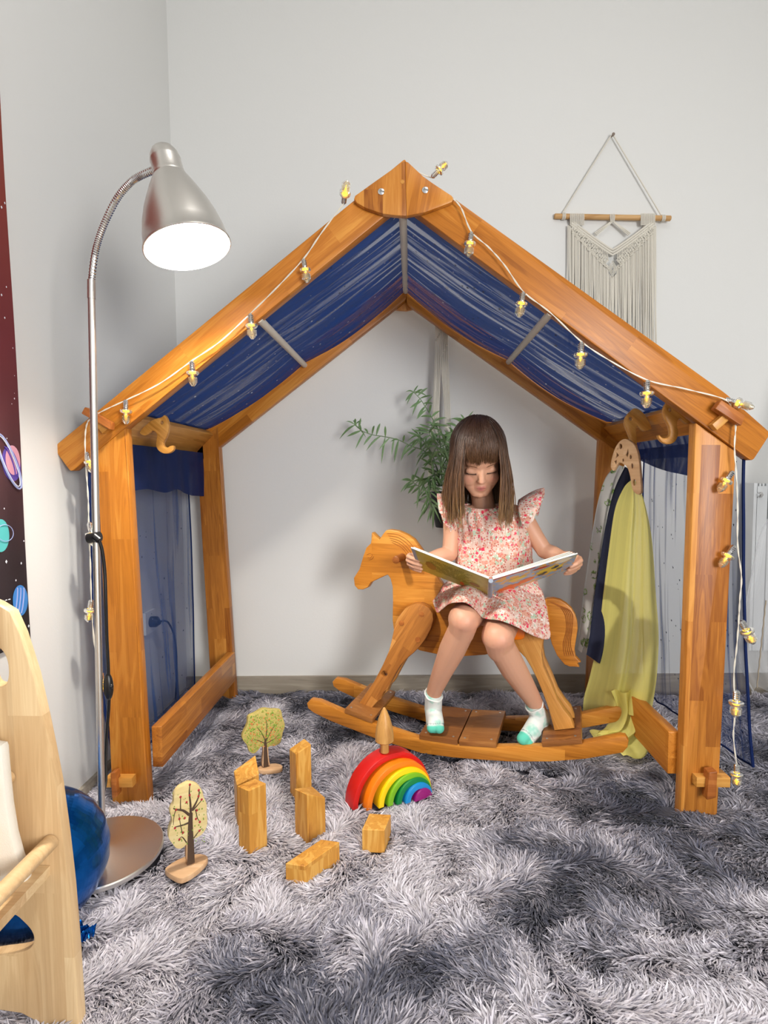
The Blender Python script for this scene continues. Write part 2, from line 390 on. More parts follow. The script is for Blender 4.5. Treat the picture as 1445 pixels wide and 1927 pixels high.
# ================================================================ STAR CLOTH
def sheer(name, base, amin, amax, uvs=(60, 2.0), thr=.5, band=.06, rough=.6, transl=.45, seed=0, spec=.3, dist=.6):
    """sheer organza: coverage varies with the pleats (run along V of the UV map)"""
    m, nt, N, L, b = newmat(name)
    tc = N.new('ShaderNodeTexCoord'); mp = N.new('ShaderNodeMapping'); mp.inputs['Scale'].default_value = (uvs[0], uvs[1], 1); mp.inputs['Location'].default_value = (seed, seed*1.7, 0)
    L.new(tc.outputs['UV'], mp.inputs['Vector']); n = N.new('ShaderNodeTexNoise'); n.inputs['Scale'].default_value = 1; n.inputs['Detail'].default_value = 2.5; n.inputs['Distortion'].default_value = dist
    L.new(mp.outputs[0], n.inputs['Vector'])
    mr = N.new('ShaderNodeMapRange'); mr.inputs['From Min'].default_value = thr-band; mr.inputs['From Max'].default_value = thr+band
    mr.inputs['To Min'].default_value = amax; mr.inputs['To Max'].default_value = amin; L.new(n.outputs['Fac'], mr.inputs['Value'])
    b.inputs['Base Color'].default_value = C(base); b.inputs['Roughness'].default_value = rough; b.inputs['Specular IOR Level'].default_value = spec
    tr = N.new('ShaderNodeBsdfTranslucent'); tr.inputs[0].default_value = C(base)
    m1 = N.new('ShaderNodeMixShader'); m1.inputs[0].default_value = transl; L.new(b.outputs[0], m1.inputs[1]); L.new(tr.outputs[0], m1.inputs[2])
    tp = N.new('ShaderNodeBsdfTransparent'); m2 = N.new('ShaderNodeMixShader'); L.new(mr.outputs[0], m2.inputs[0]); L.new(tp.outputs[0], m2.inputs[1]); L.new(m1.outputs[0], m2.inputs[2])
    L.new(m2.outputs[0], N['Material Output'].inputs['Surface']); return m
M_NAVY_ROOF = sheer('navy organza roof', '#1a4088', .70, .975, (17, 1.5), .58, .06, dist=1.3)
M_NAVY_SIDE = sheer('navy organza side left', '#31528f', .52, .93, (13, .8), .40, .07, seed=3)
M_NAVY_SIDE_R = sheer('navy organza side right', '#2a4a8c', .38, .88, (20, .9), .40, .08, seed=8)
M_NAVY_VAL = sheer('navy organza double layer', '#142c66', .9, .99, (20, 1), .5, .1, seed=5)
M_STAR = plain('silver star print', '#c7ccd8', .3, .6)
M_STARD = plain('dark star print', '#10193c', .4)
def star_pts(c, ex, ey, r, rot): 
    return [c+(ex*math.cos(rot+i*pi/5)+ey*math.sin(rot+i*pi/5))*(r if i % 2 == 0 else r*.42) for i in range(10)]
def cloth(name, fn, nu, nv, mats, parent, stars, rs=(.002,.0055), off=.0012, dark=.4, side=1, seed=1):
    me = grid(fn, nu, nv, name); R = random.Random(seed)
    bmx = bmesh.new(); bmx.from_mesh(me)
    e = 1e-3
    for _ in range(stars):
        u = R.uniform(.02,.98); v = R.uniform(.02,.98); p = fn(u, v); du = (fn(u+e, v)-p).normalized(); dv = (fn(u, v+e)-p).normalized()
        n = du.cross(dv).normalized(); dv = n.cross(du); r = R.uniform(*rs) * (1.3 if R.random() < .15 else 1); mi = 2 if R.random() < dark else 1
        vs = [bmx.verts.new(q) for q in star_pts(p+n*off*side, du, dv, r, R.uniform(0, 6))]; cc = bmx.verts.new(p+n*off*side)
        for i in range(10):
            f = bmx.faces.new((vs[i], vs[(i+1) % 10], cc)); f.material_index = mi
    bmx.to_mesh(me); bmx.free()
    mis = [p.material_index for p in me.polygons]
    o = mk(name, me, None, parent, sharp=None)
    for m in mats: me.materials.append(m)
    me.polygons.foreach_set('material_index', mis); me.polygons.foreach_set('use_smooth', [True]*len(me.polygons)); return o
canopy = empty('star_canopy', (0, 1.85, 1.5), 'sheer navy blue fabric printed with stars draped over the wooden house frame', 'fabric canopy')
def nz(x, y=0, z=0): return noise.noise(Vector((x, y, z)))
Zr = (DW[0][0].z+DW[0][1].z)/2+.012; Xr = (DW[0][0].x+DW[0][1].x)/2
def roof_fn(sec, seed):
    """sec: list of (t, x, z) along the slope"""
    def f(u, v):
        y = lerp(YF+TH+.004, YR-.004, u)
        for i in range(len(sec)-1):
            if v <= sec[i+1][0] or i == len(sec)-2:
                t = (v-sec[i][0])/(sec[i+1][0]-sec[i][0]); x = lerp(sec[i][1], sec[i+1][1], t); z = lerp(sec[i][2], sec[i+1][2], t); sag = 4*t*(1-t); break
        fold = .010*nz(u*13+nz(v*2.0, seed)*1.2, v*1.1, seed)+.005*nz(u*34, v*2.4, seed+3)
        z += fold*(.35+.65*abs(sag)) - .018*sag*(.4+.9*sstep(u, .35, 1)) - .006*math.sin(u*pi)
        return V(x, y, z)
    return f
ld = DW[1]; rd = DW[2]
Lx = (ld[0].x+ld[1].x)/2; Lz = (ld[0].z+ld[1].z)/2+.014; Rx = (rd[0].x+rd[1].x)/2; Rz = (rd[0].z+rd[1].z)/2+.014
secL = [(0,Xr,Zr),(.52,Lx,Lz),(1,LPL[0][0]-.012,LPL[0][1]+.022)]
secR = [(0,Xr,Zr),(.52,Rx,Rz),(1,RPL[0][0]+.012,RPL[0][1]+.022)]
cloth('roof_panel', roof_fn(secL, 1.3), 90, 90, [M_NAVY_ROOF, M_STAR, M_STARD], canopy, 170, side=-1, seed=2, dark=.6)
cloth('roof_panel', roof_fn(secR, 7.7), 90, 90, [M_NAVY_ROOF, M_STAR, M_STARD], canopy, 170, side=1, seed=3, dark=.6)
# side panels, hanging outside the posts
def side_fn(top, mid, bot, zt, zb, seed, fr=9, am=.006):
    def f(u, v):   # u across depth (0 front), v down
        def q(a, b, c):
            return a*(1-v)**2+2*b*v*(1-v)+c*v*v
        x0_ = q(top[0][0], mid[0][0], bot[0][0]); x1_ = q(top[1][0], mid[1][0], bot[1][0])
        y0_ = q(top[0][1], mid[0][1], bot[0][1]); y1_ = q(top[1][1], mid[1][1], bot[1][1])
        x = lerp(x0_, x1_, u)+am*nz(u*fr+nz(v*1.3,seed)*.5, v*.9, seed)*(.5+v)
        return V(x, lerp(y0_, y1_, u)+.004*nz(v*5, seed), lerp(zt, lerp(zb[0], zb[1], u), v)+.002*nz(u*7, seed))
    return f
LS = side_fn([(-.872,1.51),(-.862,2.17)],[(-.895,1.50),(-.862,2.20)],[(-.822,1.50),(-.858,2.17)], .935,(.05,.02),2.2)
cloth('side_panel', LS, 70, 60, [M_NAVY_SIDE, M_STAR, M_STARD], canopy, 130, rs=(.002,.005), side=1, seed=5, dark=.6)
RS = side_fn([(.888,1.51),(.905,2.17)],[(.885,1.50),(.91,2.20)],[(.93,1.50),(.93,2.17)], .96,(.11,.05),5.2, fr=14, am=.008)
cloth('side_panel', RS, 80, 60, [M_NAVY_SIDE_R, M_STAR, M_STARD], canopy, 120, rs=(.002,.0055), side=-1, seed=6, dark=.9)
# roof edge over the plate down to the side panels
def over(sec, x2, z2, seed, s):
    def f(u, v):
        y = lerp(YF+TH+.004, YR-.01, u); a = v*pi/2
        x = sec[2][1]+(x2-sec[2][1])*math.sin(a); z = sec[2][2]-(sec[2][2]-z2)*(1-math.cos(a))
        return V(x, y, z+.004*nz(u*12, v*2, seed))
    return f
cloth('eave_panel', over(secL, -.868, .93, 1, -1), 60, 12, [M_NAVY_VAL, M_STAR, M_STARD], canopy, 20, side=1)
cloth('eave_panel', over(secR, .895, .955, 1, 1), 60, 12, [M_NAVY_VAL, M_STAR, M_STARD], canopy, 20, side=1)
def val(xa, xb, zt, edge, seed):
    def f(u, v):
        e_ = np.interp(u, [p[0] for p in edge], [p[1] for p in edge])
        return V(lerp(xa, xb, u)+.008*nz(u*9, v, seed), lerp(1.53, 2.19, u), lerp(zt, e_, v))
    return f
cloth('valance', val(-.80,-.805,1.0,[(0,.862),(.25,.868),(.45,.852),(.6,.862),(.8,.835),(1,.828)],3), 50, 14, [M_NAVY_VAL, M_STAR, M_STARD], canopy, 34, side=1, rs=(.003,.006), dark=.1, seed=9)
cloth('valance', val(.83,.83,.99,[(0,.895),(.2,.893),(.5,.915),(.75,.95),(1,.965)],4), 50, 14, [M_NAVY_VAL, M_STAR, M_STARD], canopy, 20, side=-1, rs=(.003,.006), dark=.5, seed=11)
for fn, nm in ((LS,'l'),(RS,'r')):   # rolled hems
    b = MB(); b.tube([fn(0, i/40) for i in range(41)], .004, 8); b.tube([fn(1, i/40) for i in range(41)], .003, 8); b.tube([fn(i/40, 1) for i in range(41)], .003, 8)
    mk('hem', b, M_NAVY_VAL, canopy)

# ================================================================ HOOKS, HANGER, SCARVES
def hook(pts, Y, hole, label):
    pl = front(Y, (pts[0][0], pts[0][1]), (pts[0][0]+30, pts[0][1]+25))
    return tag(slab('coat_hook', pl, pts, .016, W_HOOK, None, bev=.003, smooth=3, holes=[circ(hole[0], hole[1], 3.2, 12)]), label, 'hook', 'wooden hooks on the side boards')
hook([(262,813),(279,795),(291,788),(303,785),(309,781),(315,790),(317,804),(313,821),(307,833),(309,840),(315,842),(320,839),(326,839),(326,847),(317,853),(306,853),(296,846),(293,835),(295,821),(293,814),(286,811),(279,816),(271,820)], 1.60, (304,795), 'empty S-shaped wooden hook on the left side board of the play house')
hook([(1239,820),(1242,819),(1246,823),(1252,824),(1259,821),(1261,814),(1259,802),(1253,790),(1249,779),(1250,768),(1255,758),(1263,754),(1275,758),(1289,772),(1304,789),(1300,795),(1293,797),(1284,790),(1279,788),(1275,793),(1275,804),(1277,815),(1274,826),(1268,833),(1259,836),(1248,833),(1241,826)], 1.585, (1261,771), 'empty S-shaped wooden hook on the right side board next to the front post')
hook([(1178,785),(1188,773),(1197,768),(1212,778),(1226,803),(1224,809),(1213,811),(1207,808),(1200,802),(1197,809),(1199,829),(1197,845),(1186,858),(1176,858),(1171,850),(1176,846),(1183,847),(1188,838),(1187,828),(1181,812),(1176,798)], 1.80, (1187,788), 'wooden hook on the right side board that carries the scarf hanger')
pc = P(1178,870,Y=1.79); ah = -.90
plh = Plane(pc, (math.cos(ah), math.sin(ah), 0), (math.sin(ah), -math.cos(ah), 0))
hang = [(1149,880),(1150,865),(1157,843),(1166,830),(1176,826),(1186,831),(1195,840),(1201,860),(1204,890),(1206,922),(1204,929),(1198,930),(1191,924),(1188,915),(1185,896),(1180,880),(1172,873),(1164,871),(1158,880),(1154,886)]
slh = slab('scarf_hanger', plh, hang, .014, W_BEECH, None, bev=.002, smooth=3,
    holes=[circ(1167,840,3.2,8,5), [(1160,850),(1163,843),(1164,857),(1158,862)], [(1177,856),(1181,845),(1182,853),(1180,860)], circ(1186,860,2,8,4), circ(1189,877,2,8,5), circ(1193,908,3,10,6), [(1155,868),(1160,866),(1159,874)], circ(1172,866,1.6,8,3)])
tag(slh, 'pale wooden arch-shaped hanger with cut-outs hanging from a hook and holding three scarves', 'hanger')
def scarf(name, left, right, Yl, Yr, mat, label, folds, amp, stars=0, smats=None, seed=1, nu=50, nv=90):
    """left/right: picture polylines of the two silhouettes from top to bottom"""
    def pol(lst, Yf):
        pts = [P(x, y, Y=Yf(y)) for x, y in lst]; return cr(pts, 8, False)
    Lp = pol(left, Yl); Rp = pol(right, Yr)
    def at(L_, t):
        k = t*(len(L_)-1); i = min(int(k), len(L_)-2); return L_[i].lerp(L_[i+1], k-i)
    def f(u, v):
        v = min(max(v, 0), 1); a = at(Lp, v); b_ = at(Rp, v); p = a.lerp(b_, min(max(u, 0), 1))
        k = sstep(v, 0, .25)
        p.y += amp*(math.sin(u*pi*2*folds+nz(v*1.5, seed)*1.5)*.6+nz(u*folds*2.3, v*2, seed))*(.25+k) + amp*.0 - .02*math.sin(u*pi)*k
        return p
    o = cloth(name, f, nu, nv, [mat]+(smats or [M_STAR, M_STARD]), None, stars, rs=(.0012,.0026), seed=seed, dark=.25 if not smats else .5); tag(o, label, 'scarf', 'scarves on the wooden hanger'); return o
def sheercol(name, col, a0, a1, uv=(14,.8), seed=0, tl=.4): return sheer(name, col, a0, a1, uv, .45, .12, seed=seed, transl=tl)
M_YEL = sheercol('yellow organza', '#f6ee8c', .88, .985, seed=4, tl=.3)
M_NVY = plain('navy velvet', '#0d1430', .8)
M_GOLD = plain('gold fleck print', '#e8d27a', .25, .8)
m, nt, N, L, bb = newmat('white scarf with leaf sprigs'); M_WSC = m
tc = N.new('ShaderNodeTexCoord'); vo = N.new('ShaderNodeTexVoronoi'); vo.inputs['Scale'].default_value = 22; L.new(tc.outputs['Object'], vo.inputs['Vector'])
nn = N.new('ShaderNodeTexNoise'); nn.inputs['Scale'].default_value = 45; nn.inputs['Detail'].default_value = 4; L.new(tc.outputs['Object'], nn.inputs['Vector'])
r1 = ramp(N, [(0, (1,1,1,1)), (.33, (1,1,1,1)), (.40, (0,0,0,1))]); L.new(vo.outputs['Distance'], r1.inputs[0])
r2 = ramp(N, [(.44, C('#d8d8d4')), (.47, C('#2c3a28')), (.5, C('#86ad4c')), (.6, C('#d8d8d4'))]); L.new(nn.outputs['Fac'], r2.inputs[0])
mx = N.new('ShaderNodeMix'); mx.data_type = 'RGBA'; mx.inputs['A'].default_value = C('#dadad6'); L.new(r1.outputs[0], mx.inputs['Factor']); L.new(r2.outputs[0], mx.inputs['B']); L.new(mx.outputs['Result'], bb.inputs['Base Color']); bb.inputs['Roughness'].default_value = .8
scarf('scarf', [(1160,874),(1140,900),(1125,950),(1112,1020),(1100,1100),(1090,1180),(1084,1222)], [(1182,880),(1176,920),(1162,980),(1150,1050),(1140,1130),(1125,1190),(1104,1226)], lambda y: 1.99, lambda y: 1.95, M_WSC, 'white scarf printed with green leaf sprigs, furthest left on the wooden hanger', 2.5, .012, seed=3)
scarf('scarf', [(1176,878),(1157,920),(1142,980),(1130,1050),(1119,1120),(1110,1190),(1103,1232)], [(1194,890),(1190,950),(1185,1020),(1178,1100),(1170,1180),(1160,1240),(1150,1260)], lambda y: 1.90, lambda y: 1.90, M_NVY, 'dark navy scarf with gold flecks between the white and the yellow scarf', 2, .008, 120, [M_GOLD, M_GOLD], seed=5)
scarf('scarf', [(1188,903),(1174,918),(1158,960),(1146,1040),(1135,1120),(1124,1200),(1108,1270),(1098,1310),(1097,1340)],
      [(1196,905),(1212,940),(1226,1000),(1233,1060),(1238,1130),(1243,1200),(1241,1270),(1236,1310),(1230,1340)],
      lambda y: 1.84+.0002*(y-900), lambda y: 1.76-.0001*(y-900), M_YEL, 'long sheer yellow scarf with gold flecks hanging from the wooden hanger down to the rug', 2.2, .016, 150, [M_GOLD, plain('olive fleck', '#8d8740', .5)], seed=7, nu=60)
ysc = [o for o in COL.objects if o.name.startswith('scarf') and 'yellow' in o.get('label', '')][0]
def pud(u, v):   # trailing end that lies in the rug
    a = cr([P(1150,1300,Y=1.80), P(1165,1345,Y=1.80), P(1140,1372,Y=1.80), P(1108,1372,Y=1.80), P(1120,1388,Y=1.76)], 8, False); c = cr([P(1228,1300,Y=1.74), P(1218,1345,Y=1.73), P(1222,1385,Y=1.72), P(1212,1420,Y=1.72), P(1182,1425,Y=1.70)], 8, False)
    v = min(max(v,0),1); k = v*(len(a)-1); i = min(int(k), len(a)-2); p = a[i].lerp(a[i+1], k-i).lerp(c[i].lerp(c[i+1], k-i), min(max(u,0),1))
    p.y += .014*math.sin(u*15+v*5)+.008*nz(u*5, v*4, 2); p.z += .012*nz(u*6, v*6, 1)
    return p
cloth('trailing_end', pud, 50, 50, [M_YEL, M_GOLD, M_STARD], ysc, 12, rs=(.001,.002))
# ================================================================ ROCKING HORSE
HA = 0.293; HO = P(930, 1432, Z=0.012)
hu = V(math.cos(HA), -math.sin(HA), 0); hv = V(math.sin(HA), math.cos(HA), 0)
def HP_(v): return Plane(HO+hv*v, hu, -hv)
GAP = .245; RT = .03
horse = empty('rocking_horse', HO, 'wooden rocking horse with carved tail and flat foot boards, facing left under the play house', 'rocking horse')
def hs(name, pts, v, th, mat=W_HORSE, parent=horse, **k): return slab(name, HP_(v), pts, th, mat, parent, **k)
rock = [(583,1317),(600,1320),(648,1341),(695,1359),(760,1381),(792,1391),(870,1402),(935,1406),(1025,1405),(1095,1399),(1168,1385),(1178,1387),(1183,1395),(1181,1407),(1172,1417),(1100,1429),(1036,1434),(960,1434),(900,1430),(850,1426),(792,1418),(700,1388),(623,1358),(590,1342),(579,1333),(577,1324)]
r0 = hs('rocker', rock, 0, RT, bev=.004)
r1_ = mk('rocker', r0.data.copy(), W_HORSE, horse, Matrix.Translation(hv*(GAP-RT)) @ r0.matrix_basis, 35)
pl0 = HP_(0)
def fboard(a, b, h=8.5, mat=W_DARK):
    q = [pl0.px(*a), pl0.px(*b)]; t = .017; d = Vector((q[1][0]-q[0][0], q[1][1]-q[0][1])).normalized(); n = Vector((-d.y, d.x))*t
    A = Vector(q[0]); B = Vector(q[1])
    o = slab('foot_board', HP_(-.002), roundpoly([A, B, B+n, A+n], .002), GAP+.004, mat, horse, bev=.0015, raw=True)
    for s_ in (.14, .86):
        for vv in (.018, GAP-.018):
            c = HP_(vv).w(*(A.lerp(B, s_)+n)); mm = MB(); mm.lathe([(0,.0008),(.0038,.0008),(.004,-.001)], Matrix.Translation(c), 12); mk('screw', mm, M_STEEL, o)
    return o
fboard((648,1341),(700,1361)); fboard((789,1391),(861,1402)); fboard((864,1402.5),(934,1407)); fboard((1021,1406),(1096,1399.5))
W_LEG = wood('front leg staves', '#8f5726', '#b87837', '#d69c56', axis='LEG', bw=.22, bh=.030, stave=.8)
W_LEG2 = wood('hind leg staves', '#a66c30', '#c98d46', '#dba75e', axis='LEG2', bw=.5, bh=.06, stave=.4)
body = [(738,1168),(740,1185),(752,1200),(770,1214),(790,1225),(832,1234),(868,1236),(912,1233),(960,1222),(1005,1210),(1030,1192),(1034,1165),(1030,1140),(1012,1130),(975,1136),(930,1142),(885,1138),(850,1122),(826,1092),(810,1062),(792,1034),(778,1015),(765,1006),(749,999),(732,996.5),(726,998),(719.5,1006),(713.5,1015),(707,1009),(700,1002),(698.5,1003),(698,1016),(697,1022.5),(688.5,1031),(682,1049),(675.6,1071),(665,1088),(666.5,1102),(673,1109.5),(682,1110),(691.5,1106),(698,1096),(711,1090),(724,1084),(729,1082),(734,1089),(738,1105),(738.5,1130)]
hs('body', body, .106, .034, bev=.005, smooth=0)
leg = [(742.5,1175),(748.5,1162),(762,1145),(777,1137),(792,1136.5),(806,1143.5),(814,1154),(815.5,1167),(811,1183),(801,1202),(790,1217),(778,1229),(765,1240),(753,1253),(744.5,1267),(735,1285),(729,1297),(722,1303),(716,1316),(709,1322),(699,1333),(674,1324.5),(688.5,1304),(703,1283),(719.6,1252),(731,1226),(736,1206)]
fl = hs('front_leg', leg, .068, .038, W_LEG, bev=.005, holes=[circ(722.7,1268.5,5.4,14)])
for c in ((755,1172.6),(793,1156),(786,1204)):
    q = HP_(.0665); x, y = q.px(*c); mm = MB(); mm.lathe([(0,.0),(.0088,.0),(.0092,-.002)], q.M @ Matrix.Translation((x, y, .0004)), 18); mk('plug', mm, W_WEDGE, fl)
fl2 = mk('front_leg', fl.data.copy(), W_LEG, horse, Matrix.Translation(hv*.074) @ fl.matrix_basis, 35)
hleg = [(962,1206),(972,1222),(988,1238),(1000,1258),(1010,1278),(1021,1304),(1031,1331),(1043,1375.5),(1081,1371),(1074,1352),(1061,1336),(1048,1316),(1037,1288),(1022,1254),(1018.6,1232),(1022,1205),(1024,1180),(1012,1160),(990,1155),(970,1165),(960,1185)]
hl = hs('hind_leg', hleg, .066, .04, W_LEG2, bev=.005)
mk('hind_leg', hl.data.copy(), W_LEG2, horse, Matrix.Translation(hv*.076) @ hl.matrix_basis, 35)
tail = [(1022,1129),(1030,1126),(1041,1125.5),(1054,1129),(1065,1136),(1075,1145),(1082,1157),(1086,1170),(1087,1184),(1084,1203),(1081,1222),(1083,1236),(1093,1247),(1086,1248),(1090,1256),(1080,1255),(1072,1255),(1062,1251),(1048,1234),(1038,1212),(1031,1185),(1026,1165)]
tl = hs('tail', tail, .112, .026, W_HORSE, bev=.004)
b = MB(); qd = HP_(.111)
for k in range(5):   # carved hair lines
    o_ = k*7.5; pts = cr([(1036+o_*.5,1133+o_*.28,0),(1052+o_*.55,1140+o_*.2,0),(1064+o_*.45,1158,0),(1066+o_*.35,1185,0),(1060+o_*.45,1212,0),(1063+o_*.55,1234,0)], 5, False)
    b.tube([qd.w(*qd.px(p.x, p.y), .0003) for p in pts], .0011, 5)
mk('carved_lines', b, W_WEDGE, tl)
b = MB(); qm = HP_(.1055)
for k in range(5):
    o_ = k*6; pts = cr([(728+o_*.4,1004+o_*.7,0),(748+o_*.3,1006+o_,0),(768,1018+o_*1.2,0),(786-o_*.3,1040+o_*1.1,0)], 5, False)
    b.tube([qm.w(*qm.px(p.x, p.y), .0003) for p in pts], .0009, 5)
for pts in ([(690,1044),(696,1041),(701,1044),(697,1050),(691,1048)], [(694,1054),(700,1052),(703,1047)]):
    b.tube([qm.w(*qm.px(x, y), .0003) for x, y in pts], .0009, 5)
mk('carved_lines', b, W_WEDGE, horse)
b = MB(); q = HP_(.106); hx, hy = q.px(757,1048); h0 = q.M @ V(hx, hy, 0)
b.tube([h0-hv*.075, h0-hv*.073, h0+hv*.107, h0+hv*.109], [.009,.0125,.0125,.009], 18); mk('handle', b, W_WEDGE, horse)
M_ORANGE = plain('orange leatherette', '#e8760c', .35)
pad = [(940,1148),(952,1150),(966,1165),(978,1178),(986,1186),(987.5,1196),(984,1203),(974,1205),(958,1204),(948,1196),(940,1170)]
hs('seat_pad', pad, .045, .018, M_ORANGE, bev=.006, smooth=2)
# pad top over the back
pa = pl0.px(872,1146); pb_ = pl0.px(962,1146)
slab('seat_pad', HP_(.03), roundpoly([(pa[0],pa[1]-.04),(pb_[0],pb_[1]-.04),(pb_[0],pb_[1]-.022),(pa[0],pa[1]-.022)], .008), .15, M_ORANGE, horse, bev=.006, raw=True)

# ================================================================ FLOOR LAMP
lb = P(193,1597,Z=.018); LY = lb.y; lamp = empty('floor_lamp', (lb.x, lb.y, 0), 'brushed steel floor lamp with a round base, a gooseneck and a lit bell shade', 'lamp')
b = MB(); b.lathe([(0,.0),(.134,.0),(.1365,.003),(.1365,.011),(.134,.0135),(.03,.0155),(.02,.02),(.014,.021),(0,.021)], Matrix.Translation((lb.x, lb.y, .002)), 96); mk('base', b, M_STEEL, lamp, sharp=30)
ptop = P(172,562,Y=LY+.01)
b = MB(); b.tube([(lb.x, lb.y, .02), ptop], .0078, 24); mk('pole', b, M_STEEL, lamp)
b = MB(); pj = ptop; b.tube([pj, P(172,527,Y=LY+.01)], .0088, 24); mk('collar', b, M_STEEL, lamp)
neck = cr([P(x, y, Y=LY+.01-i*.004) for i, (x, y) in enumerate([(172,527),(178,480),(187,445),(201,410),(221,372),(243,346),(262,332),(289,320)])], 26, False)
rn = [.0078*(1+.09*math.cos(i*2.1)) for i in range(len(neck))]
b = MB(); b.tube(neck, rn, 14); mk('gooseneck', b, M_CHROME, lamp, sharp=None)
ax = V(math.sin(math.radians(14.5)), -.08, -math.cos(math.radians(14.5))).normalized()
top = P(304,273,Y=LY-.02); zq = (-ax).to_track_quat('Z', 'X').to_matrix().to_4x4(); LM = Matrix.Translation(top+ax*.245*.955) @ zq @ Matrix.Scale(.955, 4)
K = 1.0
b = MB(); b.lathe([(.094,0),(.0965,.001),(.0965,.004),(.0935,.007),(.090,.035),(.083,.065),(.073,.095),(.061,.122),(.050,.145),(.041,.162),(.036,.170)], LM, 72)
b.lathe([(.034,.170),(.0488,.144),(.0598,.121),(.0718,.094),(.0818,.065),(.0888,.035),(.0925,.007),(.094,0)], LM, 72); mk('shade', b, M_STEEL, lamp, sharp=60)
M_ENAMEL = plain('white enamel', '#f4f2ee', .45)
b = MB(); b.lathe([(.02,.166),(.0335,.165),(.0480,.142),(.059,.119),(.071,.092),(.081,.063),(.088,.033),(.0917,.006)], LM, 72); mk('shade_lining', b, M_ENAMEL, lamp)
b = MB(); b.lathe([(.0362,.166),(.0372,.170),(.0362,.174),(.0345,.180),(.0335,.205),(.0342,.208),(.0335,.211),(.031,.222),(.025,.233),(.015,.241),(0,.245)], LM, 48); mk('socket_cap', b, M_STEEL, lamp, sharp=60)
m, nt, N, L, bb = newmat('lit bulb'); em = N.new('ShaderNodeEmission'); em.inputs[0].default_value = (1, .94, .84, 1); em.inputs[1].default_value = 1100; L.new(em.outputs[0], N['Material Output'].inputs['Surface'])
b = MB(); b.ellipsoid((0,0,.075), (.038,.038,.045), None, 24, 14); b.v = [tuple(LM @ Vector(v)) for v in b.v]; mk('bulb', b, m, lamp)
for a_ in (.2, 1.3, 2.6, 4.0):
    pass
b = MB(); c = P(177,1011,Y=LY-.004); b.tube([c+V(-.014,0,-.003), c+V(.014,0,.002)], .0115, 14); b.tube([c+V(.006,-.01,.004), c+V(.018,-.01,-.006)], .008, 12); mk('cord_clip', b, M_BLACK, lamp)
cp = cr([P(x, y, Y=LY+d) for x, y, d in ((186,1016,-.01),(192,1035,-.005),(197,1075,0),(199,1130,0),(201,1200,.005),(204,1262,.01),(205,1320,.02),(201,1380,.04),(199,1430,.06),(199,1470,.08),(192,1498,.10),(186,1508,.12))], 8, False)
b = MB(); b.tube(cp, .0038, 10); mk('cord', b, M_BLACK, lamp)
b = MB(); c = P(204,1292,Y=LY+.012); b.ellipsoid(c, (.0115,.010,.033), None, 18, 10); b.ellipsoid(c+V(.010,-.004,.002), (.004,.006,.006)); mk('switch', b, M_BLACK, lamp)

# ================================================================ STRING LIGHTS
sl = empty('string_lights', P(762,440,Y=1.45), 'string of small clear fairy-light bulbs along the front roof beams and posts', 'string lights')
M_CLEAR = plain('clear plastic', '#fbf0cf', .12, spec=.7, Transmission_Weight=.9, Alpha=1)
M_WIRE = plain('clear wire', '#d8d3c6', .3)
m, nt, N, L, bb = newmat('warm led'); em = N.new('ShaderNodeEmission'); em.inputs[0].default_value = (1, .50, .04, 1); em.inputs[1].default_value = 3.2; L.new(em.outputs[0], N['Material Output'].inputs['Surface']); M_LED = m
# prototypes (hang along -Z from the neck)
b = MB(); b.lathe([(0,.0),(.0035,-.001),(.0052,-.004)]+[(.0052+.0011*(i % 2), -.004-.0022*i) for i in range(9)]+[(.005,-.026),(0,-.026)], None, 18); ME_CAP = b.mesh('screw_cap')
b = MB(); b.lathe([(.006,-.0255),(.0105,-.026),(.0125,-.028),(.0125,-.033),(.010,-.036),(.0045,-.037),(.0045,-.042)]+[(p, -.042-.0024*k-.0012*j) for k in range(6) for j, p in ((0,.0098),(1,.0062))]+[(.0075,-.057),(.003,-.0635),(0,-.064)], None, 18); ME_BULB = b.mesh('bulb')
b = MB(); b.lathe([(0,-.026),(.0090,-.0275),(.0098,-.0335),(.003,-.036),(.0022,-.048),(0,-.052)], None, 12); ME_GLOW = b.mesh('led')
BU = [((237,752),(237,800)),((361,679),(363,729)),((471,590),(475,640)),((571,487),(578,533)),((887,436),(881,485)),((985,549),(976,599)),((1094,643),(1091,697)),((1218,715),(1216,770)),
      ((812,334),(838,309)),((1379,886),(1351,927)),((1382,1026),(1354,1069)),((1394,1167),(1419,1213)),((1386,1298),(1384,1352)),((1386,1437),(1386,1481)),
      ((164,850),(173,891)),((168,982),(178,1030)),((172,1128),(166,1172)),((190,1265),(194,1300))]
YL = YF-.016
fa = True
def bulb(M):
    o = mk('bulb', ME_BULB, None if len(ME_BULB.materials) else M_CLEAR, sl, M); mk('screw_cap', ME_CAP, None if len(ME_CAP.materials) else M_CHROME, o, M); mk('led', ME_GLOW, None if len(ME_GLOW.materials) else M_LED, o, M)
for a_, c_ in BU:
    A = P(*a_, Y=YL); B = P(*c_, Y=YL); d = (B-A); ln = d.length; sc = min(1.2, max(.85, ln/.066))
    bulb(Matrix.Translation(A) @ (-d).to_track_quat('Z', 'Y').to_matrix().to_4x4() @ Matrix.Diagonal((sc*1.25, sc*1.25, sc, 1)))
for a_, dr in (((646,384), V(.25,-1,.35)), ((1362,751), V(.75,-.75,-.45))):
    A = P(*a_, Y=YL+.01); bulb(Matrix.Translation(A) @ (-dr).to_track_quat('Z', 'Y').to_matrix().to_4x4() @ Matrix.Scale(1.15, 4))
def strand(pts, Y=YL-.001):
    q = cr([P(x, y, Y=Y) for x, y in pts], 10, False); b = MB(); rr2 = []
    for ph in (0, pi): b.tube([p+V(math.cos(i*.55+ph), math.sin(i*.55+ph)*.6, math.sin(i*.55+ph))*.0012 for i, p in enumerate(q)], .0011, 6)
    mk('cord', b, M_WIRE, sl)
